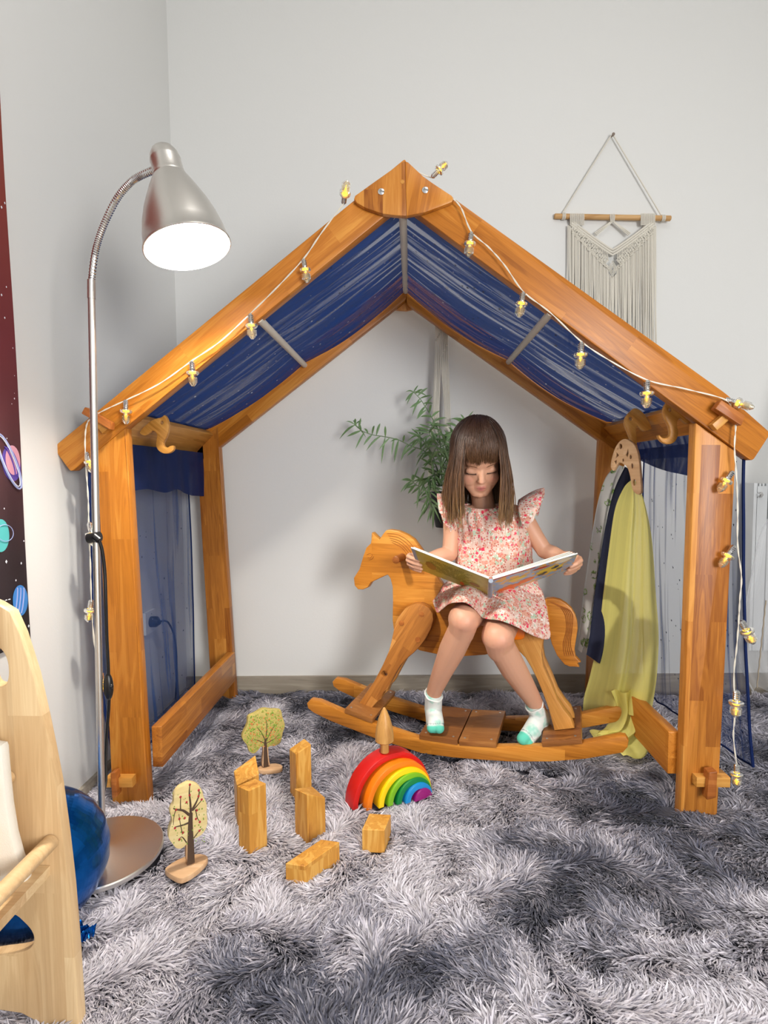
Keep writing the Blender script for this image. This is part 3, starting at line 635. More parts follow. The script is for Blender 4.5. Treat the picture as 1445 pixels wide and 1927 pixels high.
strand([(190,1262),(178,1215),(172,1130),(170,1060),(167,985),(166,940),(162,880),(160,830),(163,800),(172,786),(196,772),(237,753),(300,722),(361,679),(415,642),(471,590),(522,540),(571,487),(605,438),(646,384)])
strand([(853,374),(868,392),(887,436),(920,466),(950,500),(985,549),(1035,588),(1094,643),(1150,680),(1218,715),(1290,732),(1362,751),(1378,772),(1384,800),(1382,845),(1386,900),(1388,960),(1388,1026),(1395,1085),(1392,1130),(1390,1167),(1386,1220),(1381,1270),(1383,1340),(1380,1385),(1386,1437)])
strand([(782,322),(800,330),(812,334)], YL+.012)

# ================================================================ WALL DECOR ON THE BACK WALL
YW = wallY(.72)-.012
mh = empty('macrame_wall_hanging', P(1152,256,Y=YW), 'cream macrame wall hanging with long fringe on a wooden stick, hung from the back wall', 'wall hanging')
def pw(x, y, o=0): return P(x, y, Y=YW-.004-o)
b = MB(); b.tube([pw(1043,407), pw(1044,407), pw(1261,411), pw(1262,411)], [.008,.0105,.0105,.008], 16); mk('stick', b, W_STICK, mh)
b = MB(); b.tube([pw(1058,402), pw(1150,255), pw(1154,255), pw(1244,405)], .0026, 8)
for x in (1058, 1245):
    for k in range(3): c = pw(x+k*2.3, 407+.02*(x-1043)); b.tube([c+V(0,.011*math.cos(t*pi/6),.012*math.sin(t*pi/6)) for t in range(12)], .0022, 6, closed=True)
mk('hanging_cord', b, M_WHITE, mh)
b = MB(); b.lathe([(0,.014),(.006,.014),(.006,.011),(.0025,.010),(.0025,-.006)], Matrix.Translation(pw(1152,256)) @ Matrix.Rotation(pi/2, 4, 'X'), 14); mk('nail', b, plain('dull nail', '#8d7f76', .4, .8), mh)
cxm = 1152.5
def vy(x): # inner edge of the V band
    t = abs(x-cxm)/72; return 470-62*min(1, t)**1.15 if t < 1 else 408
# band cords following the V
b = MB()
for k in range(3):
    pts = []
    for i in range(-20, 21):
        x = cxm+i*3.9; t = abs(i)/20; pts.append((x, 470+k*5-56*t**1.1 + (0)))
    b.tube([pw(x, y, .004+.001*math.sin(i*1.5)) for i, (x, y) in enumerate(pts)], .0042, 8)
R_ = random.Random(4)
for s_ in (-1, 1):
    for k in range(7):   # diamonds with knots along the band
        t = (k+.5)/7; x = cxm+s_*(10+66*t); y = 494-68*t**1.05; wx, wy = 7.2, 9.5
        for sc_ in (1, .72): b.tube([pw(x+wx*sc_*math.cos(a*pi/2)+s_*1.5*math.sin(a*pi/2), y+wy*sc_*math.sin(a*pi/2), .006) for a in range(4)], .0022, 6, closed=True)
        for a in range(6): b.tube([pw(x, y, .008), pw(x+4.5*math.cos(a*pi/3), y+5.5*math.sin(a*pi/3), .008)], .0018, 5)
        for q in range(5):   # looped knots below each diamond
            xx = x+(q-2)*2.3; yy = y+11+R_.uniform(-1, 1)-(q-2)*s_*1.9; b.ellipsoid(pw(xx, yy, .006), (.0035,.004,.0035), None, 8, 5)
        for q in range(4): xx = x+(q-1.5)*3; y0_ = 482-58*(abs(xx-cxm)/78)**1.1; b.tube([pw(xx, y0_, .004), pw(xx-s_*1.5, y-4, .006)], .0019, 5)
for sc_ in (1, .7, .4): b.tube([pw(cxm+8*sc_*math.cos(a*pi/2), 506+15*sc_*math.sin(a*pi/2), .008) for a in range(4)], .0024, 6, closed=True)
for k in range(12):
    for s_ in (-1, 1): xx = cxm+s_*(54+k*2.3); b.tube([pw(xx, 402, .010), pw(xx, 409, .013), pw(xx, 416, .010), pw(xx, 424, .004)], .0022, 5)
for k in range(4): b.tube([pw(cxm-4+k*2.6, 403, .010), pw(cxm-4+k*2.6, 409, .013), pw(cxm-3+k*2, 418, .008)], .0023, 5)
for s_ in (-1, 1):
    for k in range(3): b.tube([pw(cxm+s_*1.5*k, 417, .006), pw(cxm+s_*(30+k*2), 443-k*2, .006)], .0023, 5)
mk('knotted_band', b, M_WHITE, mh)
b = MB()
for i in range(76):
    t = i/75; x = lerp(1069, 1234, t)+R_.uniform(-.5,.5); tt = abs(x-cxm)/82; ys = 508-84*min(1,tt)**1.05+ (14 if tt < .1 else 0)
    ye = 652+R_.uniform(-5, 9); dx = R_.uniform(-3, 3); o_ = R_.uniform(0,.006)
    b.tube([pw(x, ys, o_), pw(x+dx*.1, lerp(ys, ye, .3), o_), pw(x+dx*.5+R_.uniform(-1,1), lerp(ys, ye, .65), o_), pw(x+dx, ye, o_)], [.0024,.0024,.0023,.0017], 6)
mk('fringe', b, M_WHITE, mh)
# plant in a macrame hanger
YP = wallY(.15)-.075
ph = empty('macrame_plant_hanger', P(830,600,Y=YP), 'cream macrame plant hanger of knotted cords on the back wall behind the girl', 'plant hanger')
b = MB(); kn = P(832,560,Y=YP)
for i in range(9):   # two strand bundles, knotted above
    x = 819.5+i*1.1; b.tube(cr([P(x,540,Y=YP), P(x,640,Y=YP), P(x-.5+.2*i,665,Y=YP-.004*(i%3)), P(815+i*1.4,760,Y=YP-.003*(i%2)), P(812+i*1.5,812,Y=YP-.02), P(806+i*.6,880,Y=YP-.05), P(808+i*.4,960,Y=YP-.055)], 4, False), .0019, 6)
for i in range(12):
    x = 830+i*1.15; b.tube(cr([P(x,540,Y=YP), P(x,655,Y=YP-.004*(i%3)), P(831+i*1.2,700,Y=YP), P(836+i*.95,760,Y=YP-.003*(i%2)), P(838+i*.9,815,Y=YP-.02), P(842+i*.6,900,Y=YP-.055), P(840+i*.3,970,Y=YP-.055)], 4, False), .0019, 6)
for k in range(9): b.ellipsoid(P(821+k*1.6, 640-k*3.2, Y=YP-.005), (.0035,.0045,.0035), None, 8, 5); b.ellipsoid(P(842-k*1.4, 648+k*2.6, Y=YP-.005), (.003,.004,.003), None, 8, 5)
mk('cords', b, M_WHITE, ph)
b = MB(); b.lathe([(0,.012),(.004,.012),(.004,-.07)], Matrix.Translation(P(832,541,Y=YP)) @ Matrix.Rotation(pi/2, 4, 'X'), 12); mk('wall_hook', b, M_CHROME, ph)
pt = P(836,925,Y=YP-.0); zt = pt.z; zb = P(836,992,Y=YP).z
plant = empty('hanging_plant', (pt.x, YP, zb), 'trailing green plant with narrow leaves in a black pot hanging on the back wall', 'plant')
b = MB(); h_ = zt-zb
b.lathe([(0,0),(.040,0),(.042,.003),(.058,h_*.62),(.060,h_*.64),(.060,h_*.70),(.0625,h_*.72),(.066,h_),(.064,h_),(.058,h_*.75),(.0,h_*.9)], Matrix.Translation((pt.x+.006, YP, zb)), 40); mk('pot', b, plain('black pot', '#15161a', .5, bump=.3, bscale=150), plant)
M_STEM = plain('plant stem', '#6f8560', .6); M_LEAF = plain('plant leaf', '#6a8a58', .45, var=.35, bscale=30, Subsurface_Weight=.0)
stems = [[(828,915,0),(822,880,.02),(800,850,.05),(775,840,.06),(750,828,.07),(725,822,.07),(700,818,.06),(680,810,.06),(668,800,.05)],
 [(832,910,0),(830,860,.03),(826,815,.05),(812,785,.05),(800,765,.05),(790,750,.05),(778,738,.05)],
 [(826,915,0),(818,895,.05),(806,900,.09),(790,915,.09),(775,905,.09)], [(824,915,.02),(812,905,.07),(807,925,.09),(808,945,.09),(816,955,.09)],
 [(834,915,0),(842,860,.03),(850,830,.05),(862,805,.05),(876,792,.05)], [(830,915,0),(815,860,.04),(800,835,.06),(790,820,.06)],
 [(832,915,0),(825,850,.06),(808,815,.08),(815,800,.08)], [(838,915,0),(845,880,.06),(840,850,.08),(832,820,.08)], [(828,915,0),(812,870,.07),(822,840,.09),(838,835,.09)], [(832,915,.01),(850,890,.06),(858,860,.06),(846,822,.05)]]
R_ = random.Random(12); sb = MB(); lf = MB()
def leaf(p, d, ln, wd):
    d = d.normalized(); s_ = d.cross(V(R_.uniform(-.3,.3), -1, R_.uniform(-.3,.3))); s_ = s_.normalized() if s_.length > 1e-3 else V(1,0,0); n = s_.cross(d); dr = R_.uniform(.05,.6)*ln; vs = []
    for k in range(6):
        t = k/5; w_ = wd*math.sin(pi*min(1, .06+t*.94))**.8*(1 if k < 5 else .05); c = p+d*ln*t+V(0,0,-1)*dr*t*t+n*0
        vs += [c-s_*w_, c+n*w_*.3, c+s_*w_]
    fs = [(k*3+j, k*3+j+1, k*3+4+j, k*3+3+j) for k in range(5) for j in (0, 1)]; lf.add(vs, fs)
for si, st in enumerate(stems):
    q = cr([P(x, y, Y=YP-d) for x, y, d in st], 6, False); sb.tube(q, [lerp(.0028,.0012,i/len(q)) for i in range(len(q))], 6)
    start = int(len(q)*(.25 if si < 2 else .15)); stepn = 1 if si > 1 else 1
    for i in range(start, len(q), stepn):
        t = (q[min(i+1, len(q)-1)]-q[max(i-1, 0)]).normalized()
        if si < 2 and i % 2: continue
        for s_ in ((R_.choice((-1,1)),) if i % 3 else (-1, 1)):
            side = V(0,-1,0).cross(t)*s_; d = t*R_.uniform(-.1,.9)+side*R_.uniform(.4,1.1)+V(R_.uniform(-.5,.5) if si > 1 else 0,R_.uniform(-.7,.2),R_.uniform(-.7,.5) if si > 1 else R_.uniform(-.6,.3)); leaf(q[i], d, R_.uniform(.040,.072), R_.uniform(.0030,.0052))
    for k in range(3): leaf(q[-1], (q[-1]-q[-3])+V(R_.uniform(-1,1),R_.uniform(-.5,.2),R_.uniform(-.6,1))*.02, R_.uniform(.035,.055), .003)
mk('stem', sb, M_STEM, plant); mk('leaves', lf, M_LEAF, plant)

# ================================================================ RADIATOR, CURTAIN
YR2 = wallY(1.45)
rad = empty('radiator', (1.7, YR2-.06, .3), 'white panel radiator on the back wall at the right edge', 'radiator')
xr = P(1416,1000,Y=YR2-.10).x; zt = P(1425,909,Y=YR2-.1).z; zb = .18
M_RAD = plain('white radiator enamel', '#dfe2e4', .35)
pl = Plane((xr, YR2-.10, zb), (0,1,0), (-1,0,0)); sg = 1 if pl.y.z > 0 else -1
b = MB(); b.box((xr, YR2-.10, zb), (xr+.012, YR2-.03, zt)); mk('side_panel', b, M_RAD, rad)
b = MB()
for k in range(18): b.box((xr+.014+k*.045, YR2-.10, zb), (xr+.054+k*.045, YR2-.088, zt-.012))
for k in range(18): b.box((xr+.020+k*.045, YR2-.05, zb), (xr+.05+k*.045, YR2-.038, zt-.012))
mk('front_panel', b, M_RAD, rad)
b = MB()
for k in range(60): b.box((xr+.014+k*.0135, YR2-.088, zt-.012), (xr+.021+k*.0135, YR2-.05, zt-.002))
mk('top_grille', b, M_RAD, rad)
b = MB(); c = P(1430,931,Y=YR2-.105); b.lathe([(0,.012),(.006,.012),(.006,.006),(.012,.005),(.013,0),(.013,-.01)], Matrix.Translation(c) @ Matrix.Rotation(pi/2, 4, 'X'), 6); mk('valve', b, M_CHROME, rad)
M_CURT = sheer('white voile curtain', '#e6e7ea', .12, .7, (7,.6), .45, .2, transl=.5)
left = cr([V(1.66,0,2.5), V(1.55,0,1.5), P(1452,930,Y=2.16), P(1431,1000,Y=2.13), P(1421,1080,Y=2.11), P(1410,1160,Y=2.09), P(1401,1210,Y=2.08), P(1400,1250,Y=2.08), P(1411,1280,Y=2.08), P(1425,1306,Y=2.07)], 8, False)
def curf(u, v):
    v = min(max(v,0),1); k = v*(len(left)-1); i = min(int(k), len(left)-2); p = left[i].lerp(left[i+1], k-i)
    return V(p.x+u*(.75-.1*v), 2.12-.03*v+.028*math.sin(u*38+math.sin(v*3)*.8)*(1-.3*v)+.01*nz(u*9, v*3), p.z + .03*nz(u*12, 0, 3)*v)
o = mk('curtain', grid(curf, 120, 70), M_CURT, None, sharp=None); tag(o, 'sheer white curtain hanging in front of the radiator at the right edge', 'curtain')
b = MB(); b.tube([curf(0, i/50) for i in range(51)], .0028, 8); mk('hem', b, M_CURT, o)
b = MB(); b.tube([P(1441-i*.42+.5*math.sin(i*1.3), 1130+i*4.1, Y=2.02) for i in range(41)], .0022, 6); mk('pull_cord', b, plain('beige cord', '#a89a86', .8), o)
b = MB(); b.tube([(1.5,2.13,2.5),(2.9,2.13,2.5)], .012, 16); mk('curtain_rod', b, M_STEEL, o)

# ================================================================ POSTER ON THE LEFT WALL
XP = WL+.006
def pxw(x, y, o=0): 
    q = P(x, y, X=XP+o); return q
plp = Plane((XP, 1.2, .5), (0, 1, 0), (1, 0, 0))
def edgey(z):  # right border of the poster in wall coordinates
    a_ = pxw(0,190); b_ = pxw(57,1205); t = (a_.z-z)/(a_.z-b_.z); return lerp(a_.y, b_.y, t)
zt, zb = 1.95, pxw(57,1205).z
def postf(u, v):
    z = lerp(zt, zb, v); y = lerp(.72, edgey(z), u); return V(XP+.002*math.sin(v*9+u*3)*u+.001, y, z-.012*(1-u)*v*0)
m, nt, N, L, bb = newmat('space print'); tc = N.new('ShaderNodeTexCoord'); sp = N.new('ShaderNodeSeparateXYZ'); L.new(tc.outputs['UV'], sp.inputs[0])
rp = ramp(N, [(0, C('#8a3a24')), (.3, C('#7a2a22')), (.5, C('#66222a')), (.68, C('#442228')), (.85, C('#25191f')), (1, C('#1a161c'))]); L.new(sp.outputs['Y'], rp.inputs[0]); L.new(rp.outputs[0], bb.inputs['Base Color']); bb.inputs['Roughness'].default_value = .7
poster = mk('space_poster', grid(postf, 30, 60), m, None, sharp=None); sd = poster.modifiers.new('thickness', 'SOLIDIFY'); sd.thickness = .0015; sd.offset = -1
tag(poster, 'dark red and black fabric poster of outer space with planets on the left wall', 'poster')
def onp(x, y, o=.004): return pxw(x, y, o)
def disc(name, cx, cy, rx, ry, rot, col, o=.004, n=32, bands=None):
    def pt(r, a): 
        dx = rx*r*math.cos(a); dy = ry*r*math.sin(a); return onp(cx+dx*math.cos(rot)-dy*math.sin(rot), cy+dx*math.sin(rot)+dy*math.cos(rot), o)
    b = MB(); vs = [pt(1, 2*pi*i/n) for i in range(n)]; b.add([v+V(.0006,0,0) for v in vs]+vs, [tuple(range(n))]+[(i, n+i, n+(i+1) % n, (i+1) % n) for i in range(n)]); return mk(name, b, col, poster, sharp=20)
def band(name, cx, cy, rx, ry, rot, a0, a1, wd, col, o=.0055, r=1.0):
    b = MB(); b.tube([onp(cx+rx*r*math.cos(t)*math.cos(rot)-ry*r*math.sin(t)*math.sin(rot), cy+rx*r*math.cos(t)*math.sin(rot)+ry*r*math.sin(t)*math.cos(rot), o) for t in np.linspace(a0, a1, 24)], wd, 5); return mk(name, b, col, poster)
PUR = plain('planet purple', '#5b45a0', .7); PNK = plain('planet pink', '#d99cae', .7); TEA = plain('planet teal', '#4fb0b0', .7); BLU = plain('planet blue', '#3f86cf', .7); PW = plain('print white', '#e9edf5', .7); LIL = plain('ring lilac', '#a8b2e0', .7)
disc('planet', 21,872,17,34,-.15,PUR,.003); disc('planet', 24,866,13.5,28,-.1,PNK,.0042)
for k in range(3): band('planet_stripe', 17+k*5,868+k*2,6,30,-.35,-1.3,1.3,.0016,PUR,.0056)
band('planet_ring', 17,868,12,56,-.38,0,2*pi,.0022,LIL,.0062); band('planet_ring', 17,868,10,51,-.38,0,2*pi,.0012,PW,.0066)
disc('planet', 1,1008,16,31,0,TEA,.003); band('planet_ring', 10,1003,15,16,-.5,0,2*pi,.0008,LIL,.006)
disc('planet', 38,1130,14,29,0,BLU,.003)
for k in range(3): band('planet_stripe', 30+k*6,1130,2,24,.1,-1.5,1.5,.0014,LIL,.0046)
b = MB(); R_ = random.Random(3)
for x, y in ((12,540),(3,555),(9,598),(24,655),(27,707),(13,825),(27,740),(27,750),(8,957),(45,1018),(12,1057),(30,1092),(54,1178),(9,382),(3,390),(22,760),(40,1060)):
    c = onp(x, y, .004); r = R_.uniform(.0015,.0035); b.add([c+V(0,-r,0), c+V(0,0,-r*1.3), c+V(0,r,0), c+V(0,0,r*1.3), c+V(.0008,0,0)], [(0,1,4),(1,2,4),(2,3,4),(3,0,4)])
for k in range(4): b.tube([onp(-2+k*6,1133-k*1.5), onp(1+k*6,1132-k*1.5)], .0012, 5)
mk('printed_stars', b, PW, poster)

# ================================================================ PLUG BEHIND THE CLOTH
b = MB(); c = P(282,1170,X=WL+.006); b.box((WL, c.y-.04, c.z-.04), (WL+.01, c.y+.04, c.z+.04)); so = mk('wall_socket', b, plain('socket white', '#e8e8e6', .4)); tag(so, 'white wall socket with a black plug, seen through the blue cloth', 'socket')
b = MB(); b.tube([(WL+.008, c.y, c.z), (WL+.03, c.y, c.z), (WL+.045, c.y-.01, c.z)], [.02,.02,.009], 16)
b.tube(cr([(WL+.04, c.y, c.z), (WL+.06, c.y+.03, c.z-.01), (WL+.05, c.y+.11, c.z-.10), (WL+.04, c.y+.14, c.z-.22), (WL+.04, c.y+.12, c.z-.34)], 6, False), .0035, 8); pg = mk('power_plug', b, M_BLACK); tag(pg, 'black power plug and cord in the wall socket behind the blue cloth', 'plug')
# ================================================================ TOYS ON THE RUG
def block(label, base, hs_, z0=-.022, mat=W_PINE, rotx=False):
    """base: 4 (x,y) corners counter-clockwise; hs_: top height at every corner; local grain along the long side"""
    c = sum((Vector(p) for p in base), Vector((0,0)))/4
    e = Vector(base[1])-Vector(base[0]); an = math.atan2(e.y, e.x)
    M = Matrix.Translation((c.x, c.y, z0)) @ Matrix.Rotation(an, 4, 'Z')
    if not rotx: M = M @ Matrix.Rotation(-pi/2, 4, 'Y')   # local x points up
    Mi = M.inverted(); vs = [Mi @ V(p[0], p[1], z0) for p in base]+[Mi @ V(p[0], p[1], h) for p, h in zip(base, hs_)]
    b = MB(); b.add(vs, [(0,3,2,1),(4,5,6,7),(0,1,5,4),(1,2,6,5),(2,3,7,6),(3,0,4,7)])
    o = mk('wooden_block', b, mat, None, M, 30); bv = o.modifiers.new('b', 'BEVEL'); bv.width = .002; bv.segments = 2
    o.modifiers.new('w', 'WEIGHTED_NORMAL')
    return tag(o, label, 'block', 'natural wood building blocks')
def G(x, y, z=0.0): q = P(x, y, Z=z); return Vector((q.x, q.y))
def quad(near, right_px, left_px, dl=None):
    n = G(*near); r = G(*right_px); l = G(*left_px); return [n, r, r+(l-n), l]
q = quad((470,1594), (503,1577), (449,1583)); block('tall upright square wooden block with a flat top, nearest of the standing blocks', q, [.142]*4)
n = G(447,1546); q = [n, n+Vector((.052,.028)), n+Vector((.030,.075)), n+Vector((-.022,.047))]; block('upright wooden block with a sloping top, standing behind the tallest square block', q, [.098,.115,.142,.112])
n = G(494,1503); q = [n, n+Vector((.128*.99,.0)), n+Vector((.10,.06)), n+Vector((-.068,.020))]
n = G(558,1501); r_ = G(587,1497); l_ = G(543,1494); q = [n, r_, r_+(l_-n)+Vector((0,.02)), l_+Vector((0,.02))]; block('wooden block with a pointed sloping top, furthest back of the blocks', q, [.126,.150,.148,.122])
q = quad((579,1577), (613,1556), (555,1558)); block('upright wooden block with a sloping top, between the tall block and the rainbow', q, [.113,.078,.085,.105])
q = [G(573.5,1656), G(639,1601), G(639,1601)+Vector((-.044,.0)), G(539.5,1646)]
A_ = G(574,1655); d_ = Vector((.068,.086)); s_ = Vector((-.046,.008)); block('flat lying wooden block in front of the other blocks', [A_+s_, A_, A_+d_, A_+d_+s_], [.031]*4, rotx=False)
n = G(681,1588); q = [n, n+Vector((.056,-.002)), n+Vector((.070,.062)), n+Vector((.014,.066))]; block('small square wooden block lying in front of the rainbow', q, [.037]*4)

# rainbow
RB = [('red','#c9130e',.126),('orange','#f07d0a',.107),('yellow','#f7cf08',.088),('lime green','#79b41c',.073),('green','#067a3c',.059),('blue','#1486c8',.045),('magenta','#8c0f6a',.029)]
th = math.radians(33); ru = V(math.cos(th), math.sin(th), 0); rn_ = V(math.sin(th), -math.cos(th), 0)
c0 = V(-.15, 1.465, -.010)+ru*.126
for k, (nm, col, R0) in enumerate(RB):
    sh = [0,.022,.030,.036,.042,.050,.056][k]; off = [0,.013,.029,.041,.053,.064,.076][k]
    c = c0+ru*off*.92+rn_*sh; Wd = .016 if k < 6 else R0; dp = .05
    M = Matrix((ru, V(0,0,1), rn_)).transposed().to_4x4(); M = Matrix.Translation(c) @ M; n = 40
    outer = [(R0*math.cos(pi*i/n), R0*math.sin(pi*i/n)) for i in range(n+1)]
    inner = [((R0-Wd)*math.cos(pi*(n-i)/n), (R0-Wd)*math.sin(pi*(n-i)/n)) for i in range(n+1)] if k < 6 else []
    me = slab_mesh([[Vector(p) for p in outer+inner]], dp, .0015)
    o = mk('rainbow_arch', me, plain('toy paint '+nm, col, .42), None, M, 35)
    tag(o, f'{nm} painted wooden {"arch" if k < 6 else "half disc"} of the nesting rainbow on the rug', 'toy arch', 'nesting rainbow arches')
tp_ = c0+V(0,0,.126)-rn_*.022+ru*(-.012)
b = MB(); b.lathe([(0,0),(.0125,0),(.0125,.028),(.013,.030),(.023,.031),(.0265,.034),(.0262,.05),(.023,.075),(.017,.098),(.009,.118),(.003,.129),(0,.131)], None, 32)
b.v = [(x, y, z) for x, y, z in b.v]; o = mk('wooden_tree', b, wood('turned tree wood', '#a9743c', '#c59352', '#d6a968', axis='Z', bw=.6, bh=.3, stave=.1), None, Matrix.Translation(tp_), 40); tag(o, 'plain turned wooden cone tree standing on top of the red arch', 'toy tree')

# painted flat trees
def ptree(name, label, basepx, a, crown, trunk, plate, tint, strokes, dots, thick):
    bz = P(*basepx, Z=.010); pl = Plane(bz, (math.cos(a), math.sin(a), 0), (math.sin(a), -math.cos(a), 0))
    root = empty(name, (bz.x, bz.y, 0), label, 'toy tree')
    slab('crown', pl, crown, thick, tint, root, bev=.002, smooth=3); 
    slab('trunk', pl, trunk, thick, W_BEECH, root, bev=.0015)
    L = [P(x, y, Z=.010) for x, y in plate]; L = cr([Vector((p.x-bz.x, p.y-bz.y, 0)) for p in L], 4); me = slab_mesh([[p.xy for p in L]], .014, .003)
    mk('base_plate', me, W_BEECH, root, Matrix.Translation((bz.x, bz.y, .010)), 35)
    for nm, col, lst in strokes:
        b = MB()
        for pts, w0, w1 in lst:
            q_ = cr([pl.w(*pl.px(x, y), .0002) for x, y in pts], 4, False); nn_ = len(q_)
            vs = []; 
            for i, p in enumerate(q_):
                t = (q_[min(i+1,nn_-1)]-q_[max(i-1,0)]).normalized(); s_ = t.cross(pl.n).normalized()*lerp(w0, w1, i/(nn_-1)); vs += [p-s_, p+s_+pl.n*.0, p+pl.n*.0009]
            fs = []
            for i in range(nn_-1): fs += [(i*3, i*3+2, i*3+5, i*3+3), (i*3+2, i*3+1, i*3+4, i*3+5)]
            b.add(vs, fs)
        mk(nm, b, col, root, sharp=None)
    for nm, col, lst in dots:
        b = MB()
        for x, y, r in lst: b.ellipsoid(pl.w(*pl.px(x, y), .0003), (r, r*.4, r*1.2), Matrix.Rotation(a, 3, 'Z'), 8, 5)
        mk(nm, b, col, root)
    return root
def z5(l): return [(160+x/4.817, 1380+y/4.817) for x, y in l]
def z6(l): return [(400+x/3.141, 1300+y/3.141) for x, y in l]
BRN = plain('brown tree paint', '#4a3524', .7); RED = plain('red apple paint', '#a8202c', .6); GRN = plain('green leaf paint', '#7d9c34', .7); ORG = plain('orange leaf paint', '#cf7b3c', .7); LGR = plain('light green paint', '#9fb04a', .7)
T_PALE = wood('painted pale crown', '#c9b076', '#dcc68c', '#e6d6a4', bw=.6, bh=.3, stave=.1, rough=.6); T_YEL = plain('mottled yellow crown', '#b9a75c', .7, var=.25, bscale=120)
R_ = random.Random(5)
cr2 = z5([(950,450),(1020,470),(1062,520),(1078,580),(1103,640),(1105,720),(1110,820),(1085,890),(1040,935),(985,962),(960,1000),(935,1000),(915,1015),(880,1045),(830,1045),(790,1000),(757,945),(768,860),(790,790),(770,710),(802,640),(808,560),(848,500),(900,470)])
tr2 = z5([(930,760),(978,750),(985,900),(985,1100),(1000,1178),(932,1196),(918,1130),(918,1000)])
st2 = [('branches', BRN, [(z5([(960,1185),(958,1000),(955,850),(960,720)]), .0088, .0038), (z5([(958,760),(955,640),(945,540),(950,470)]), .003, .0008), (z5([(945,740),(890,700),(830,690),(798,680)]), .0032, .0012), (z5([(965,700),(1000,640),(1030,570),(1035,510)]), .003, .0008), (z5([(975,700),(1020,650),(1060,600)]), .002, .0006), (z5([(940,810),(890,830),(815,850)]), .0026, .0012), (z5([(920,990),(880,940),(850,960)]), .0014, .0006), (z5([(985,950),(1030,890),(1065,860)]), .0014, .0006), (z5([(1000,690),(1020,770),(1040,800)]), .0012, .0005), (z5([(865,700),(865,620),(868,570)]), .0014, .0006), (z5([(880,900),(860,800),(850,730)]), .001, .0005), (z5([(820,700),(805,760),(800,830)]), .001, .0005)])]
apples = [z5([p])[0]+(.0026,) for p in [(950,465),(865,577),(948,560),(1030,515),(1028,570),(1057,600),(920,625),(1013,697),(825,692),(855,775),(903,768),(1005,775),(1040,803),(815,858),(887,900),(1037,882),(855,962)]]
lv = [z5([(R_.uniform(790,1085), R_.uniform(520,1000))])[0]+(R_.uniform(.0008,.0018),) for _ in range(60)]
ptree('painted_tree', 'flat wooden toy tree painted with brown branches and red apples, beside the lamp base', (353,1630), .62, cr2, tr2, [(311,1637),(318,1627),(334,1617),(355,1609),(375,1606),(390,1610),(388,1620),(372,1636),(352,1649),(335,1652)], T_PALE, st2, [('apples', RED, apples), ('leaf_dots', GRN, lv)], .016)
cr1 = z6([(300,108),(345,112),(375,112),(405,118),(412,150),(428,205),(415,250),(405,300),(375,325),(345,328),(320,338),(290,330),(272,350),(245,372),(215,358),(205,325),(178,290),(178,260),(205,200),(212,155),(250,135)])
tr1 = z6([(296,322),(328,322),(332,390),(340,440),(300,455),(292,440),(300,365)])
st1 = [('branches', BRN, [(z6([(316,450),(314,400),(312,330),(312,290)]), .0085, .003), (z6([(314,300),(290,250),(262,215)]), .0018, .0006), (z6([(314,300),(345,240),(370,200)]), .0018, .0006), (z6([(314,300),(320,220),(318,170)]), .0018, .0006), (z6([(310,310),(260,290),(225,290)]), .0014, .0005), (z6([(318,310),(370,280),(395,250)]), .0014, .0005)])]
def inp(poly, x, y):
    c_ = False; j = len(poly)-1
    for i in range(len(poly)):
        if (poly[i][1] > y) != (poly[j][1] > y) and x < (poly[j][0]-poly[i][0])*(y-poly[i][1])/(poly[j][1]-poly[i][1])+poly[i][0]: c_ = not c_
        j = i
    return c_
dd = {0: [], 1: [], 2: []}
while sum(len(v) for v in dd.values()) < 420:
    x, y = R_.uniform(452, 537), R_.uniform(1334, 1418)
    if inp(cr1, x, y) and inp(cr1, x+3, y) and inp(cr1, x-3, y): dd[R_.choice((0,0,1,2))].append((x, y, R_.uniform(.001,.0024)))
ptree('painted_tree', 'flat wooden toy tree painted with many green and orange leaves, standing behind the blocks', (497,1445), .50, cr1, tr1, [(484,1447),(488,1441),(503,1437),(520,1436),(531,1440),(528,1446),(510,1449),(495,1450)], T_YEL, st1, [('green_leaves', GRN, dd[0]), ('orange_leaves', ORG, dd[1]), ('light_leaves', LGR, dd[2])], .017)

# ================================================================ BALLOON
bc = P(62,1618,Y=1.10); br_ = (P(204,1618,Y=1.10)-bc).length*.90
bal = empty('foil_balloon', (bc.x, bc.y, 0), 'shiny blue foil balloon on the rug behind the birch climbing frame', 'balloon')
m, nt, N, L, bb = newmat('blue foil'); bb.inputs['Base Color'].default_value = C('#0a5aa8'); bb.inputs['Metallic'].default_value = .9; bb.inputs['Roughness'].default_value = .2
b = MB(); nA, nB = 96, 48; vs = []; Rb = Matrix.Rotation(.5, 3, 'Z') @ Matrix.Rotation(pi/2, 3, 'X')
for i in range(nB+1):
    ph = pi*i/nB; 
    for j in range(nA):
        t = 2*pi*j/nA; r = math.sin(ph)**.9; seam = r**8
        rr2 = br_*r*(1+.008*math.sin(t*22)*seam); z = br_*.86*math.cos(ph)*(1-.04*seam*math.sin(t*22))
        vs.append(bc+Rb @ V(rr2*math.cos(t), rr2*math.sin(t), z))
fs = [(i*nA+j, i*nA+(j+1) % nA, (i+1)*nA+(j+1) % nA, (i+1)*nA+j) for i in range(nB) for j in range(nA)]
b.add(vs, fs); mk('balloon_skin', b, m, bal, sharp=None)
b = MB(); t0 = P(146,1745,Z=.015)
def tf(u, v):
    a_ = t0.lerp(P(182,1752,Z=.014), u); c_ = t0+V(-.01,-.03,0); return a_+V(0,-.028*v+.004*math.sin(u*9), .008*math.sin(u*14+v*8)+.004*nz(u*20, v*20)+.006)
mk('tail', grid(tf, 40, 16), m, bal, sharp=None)

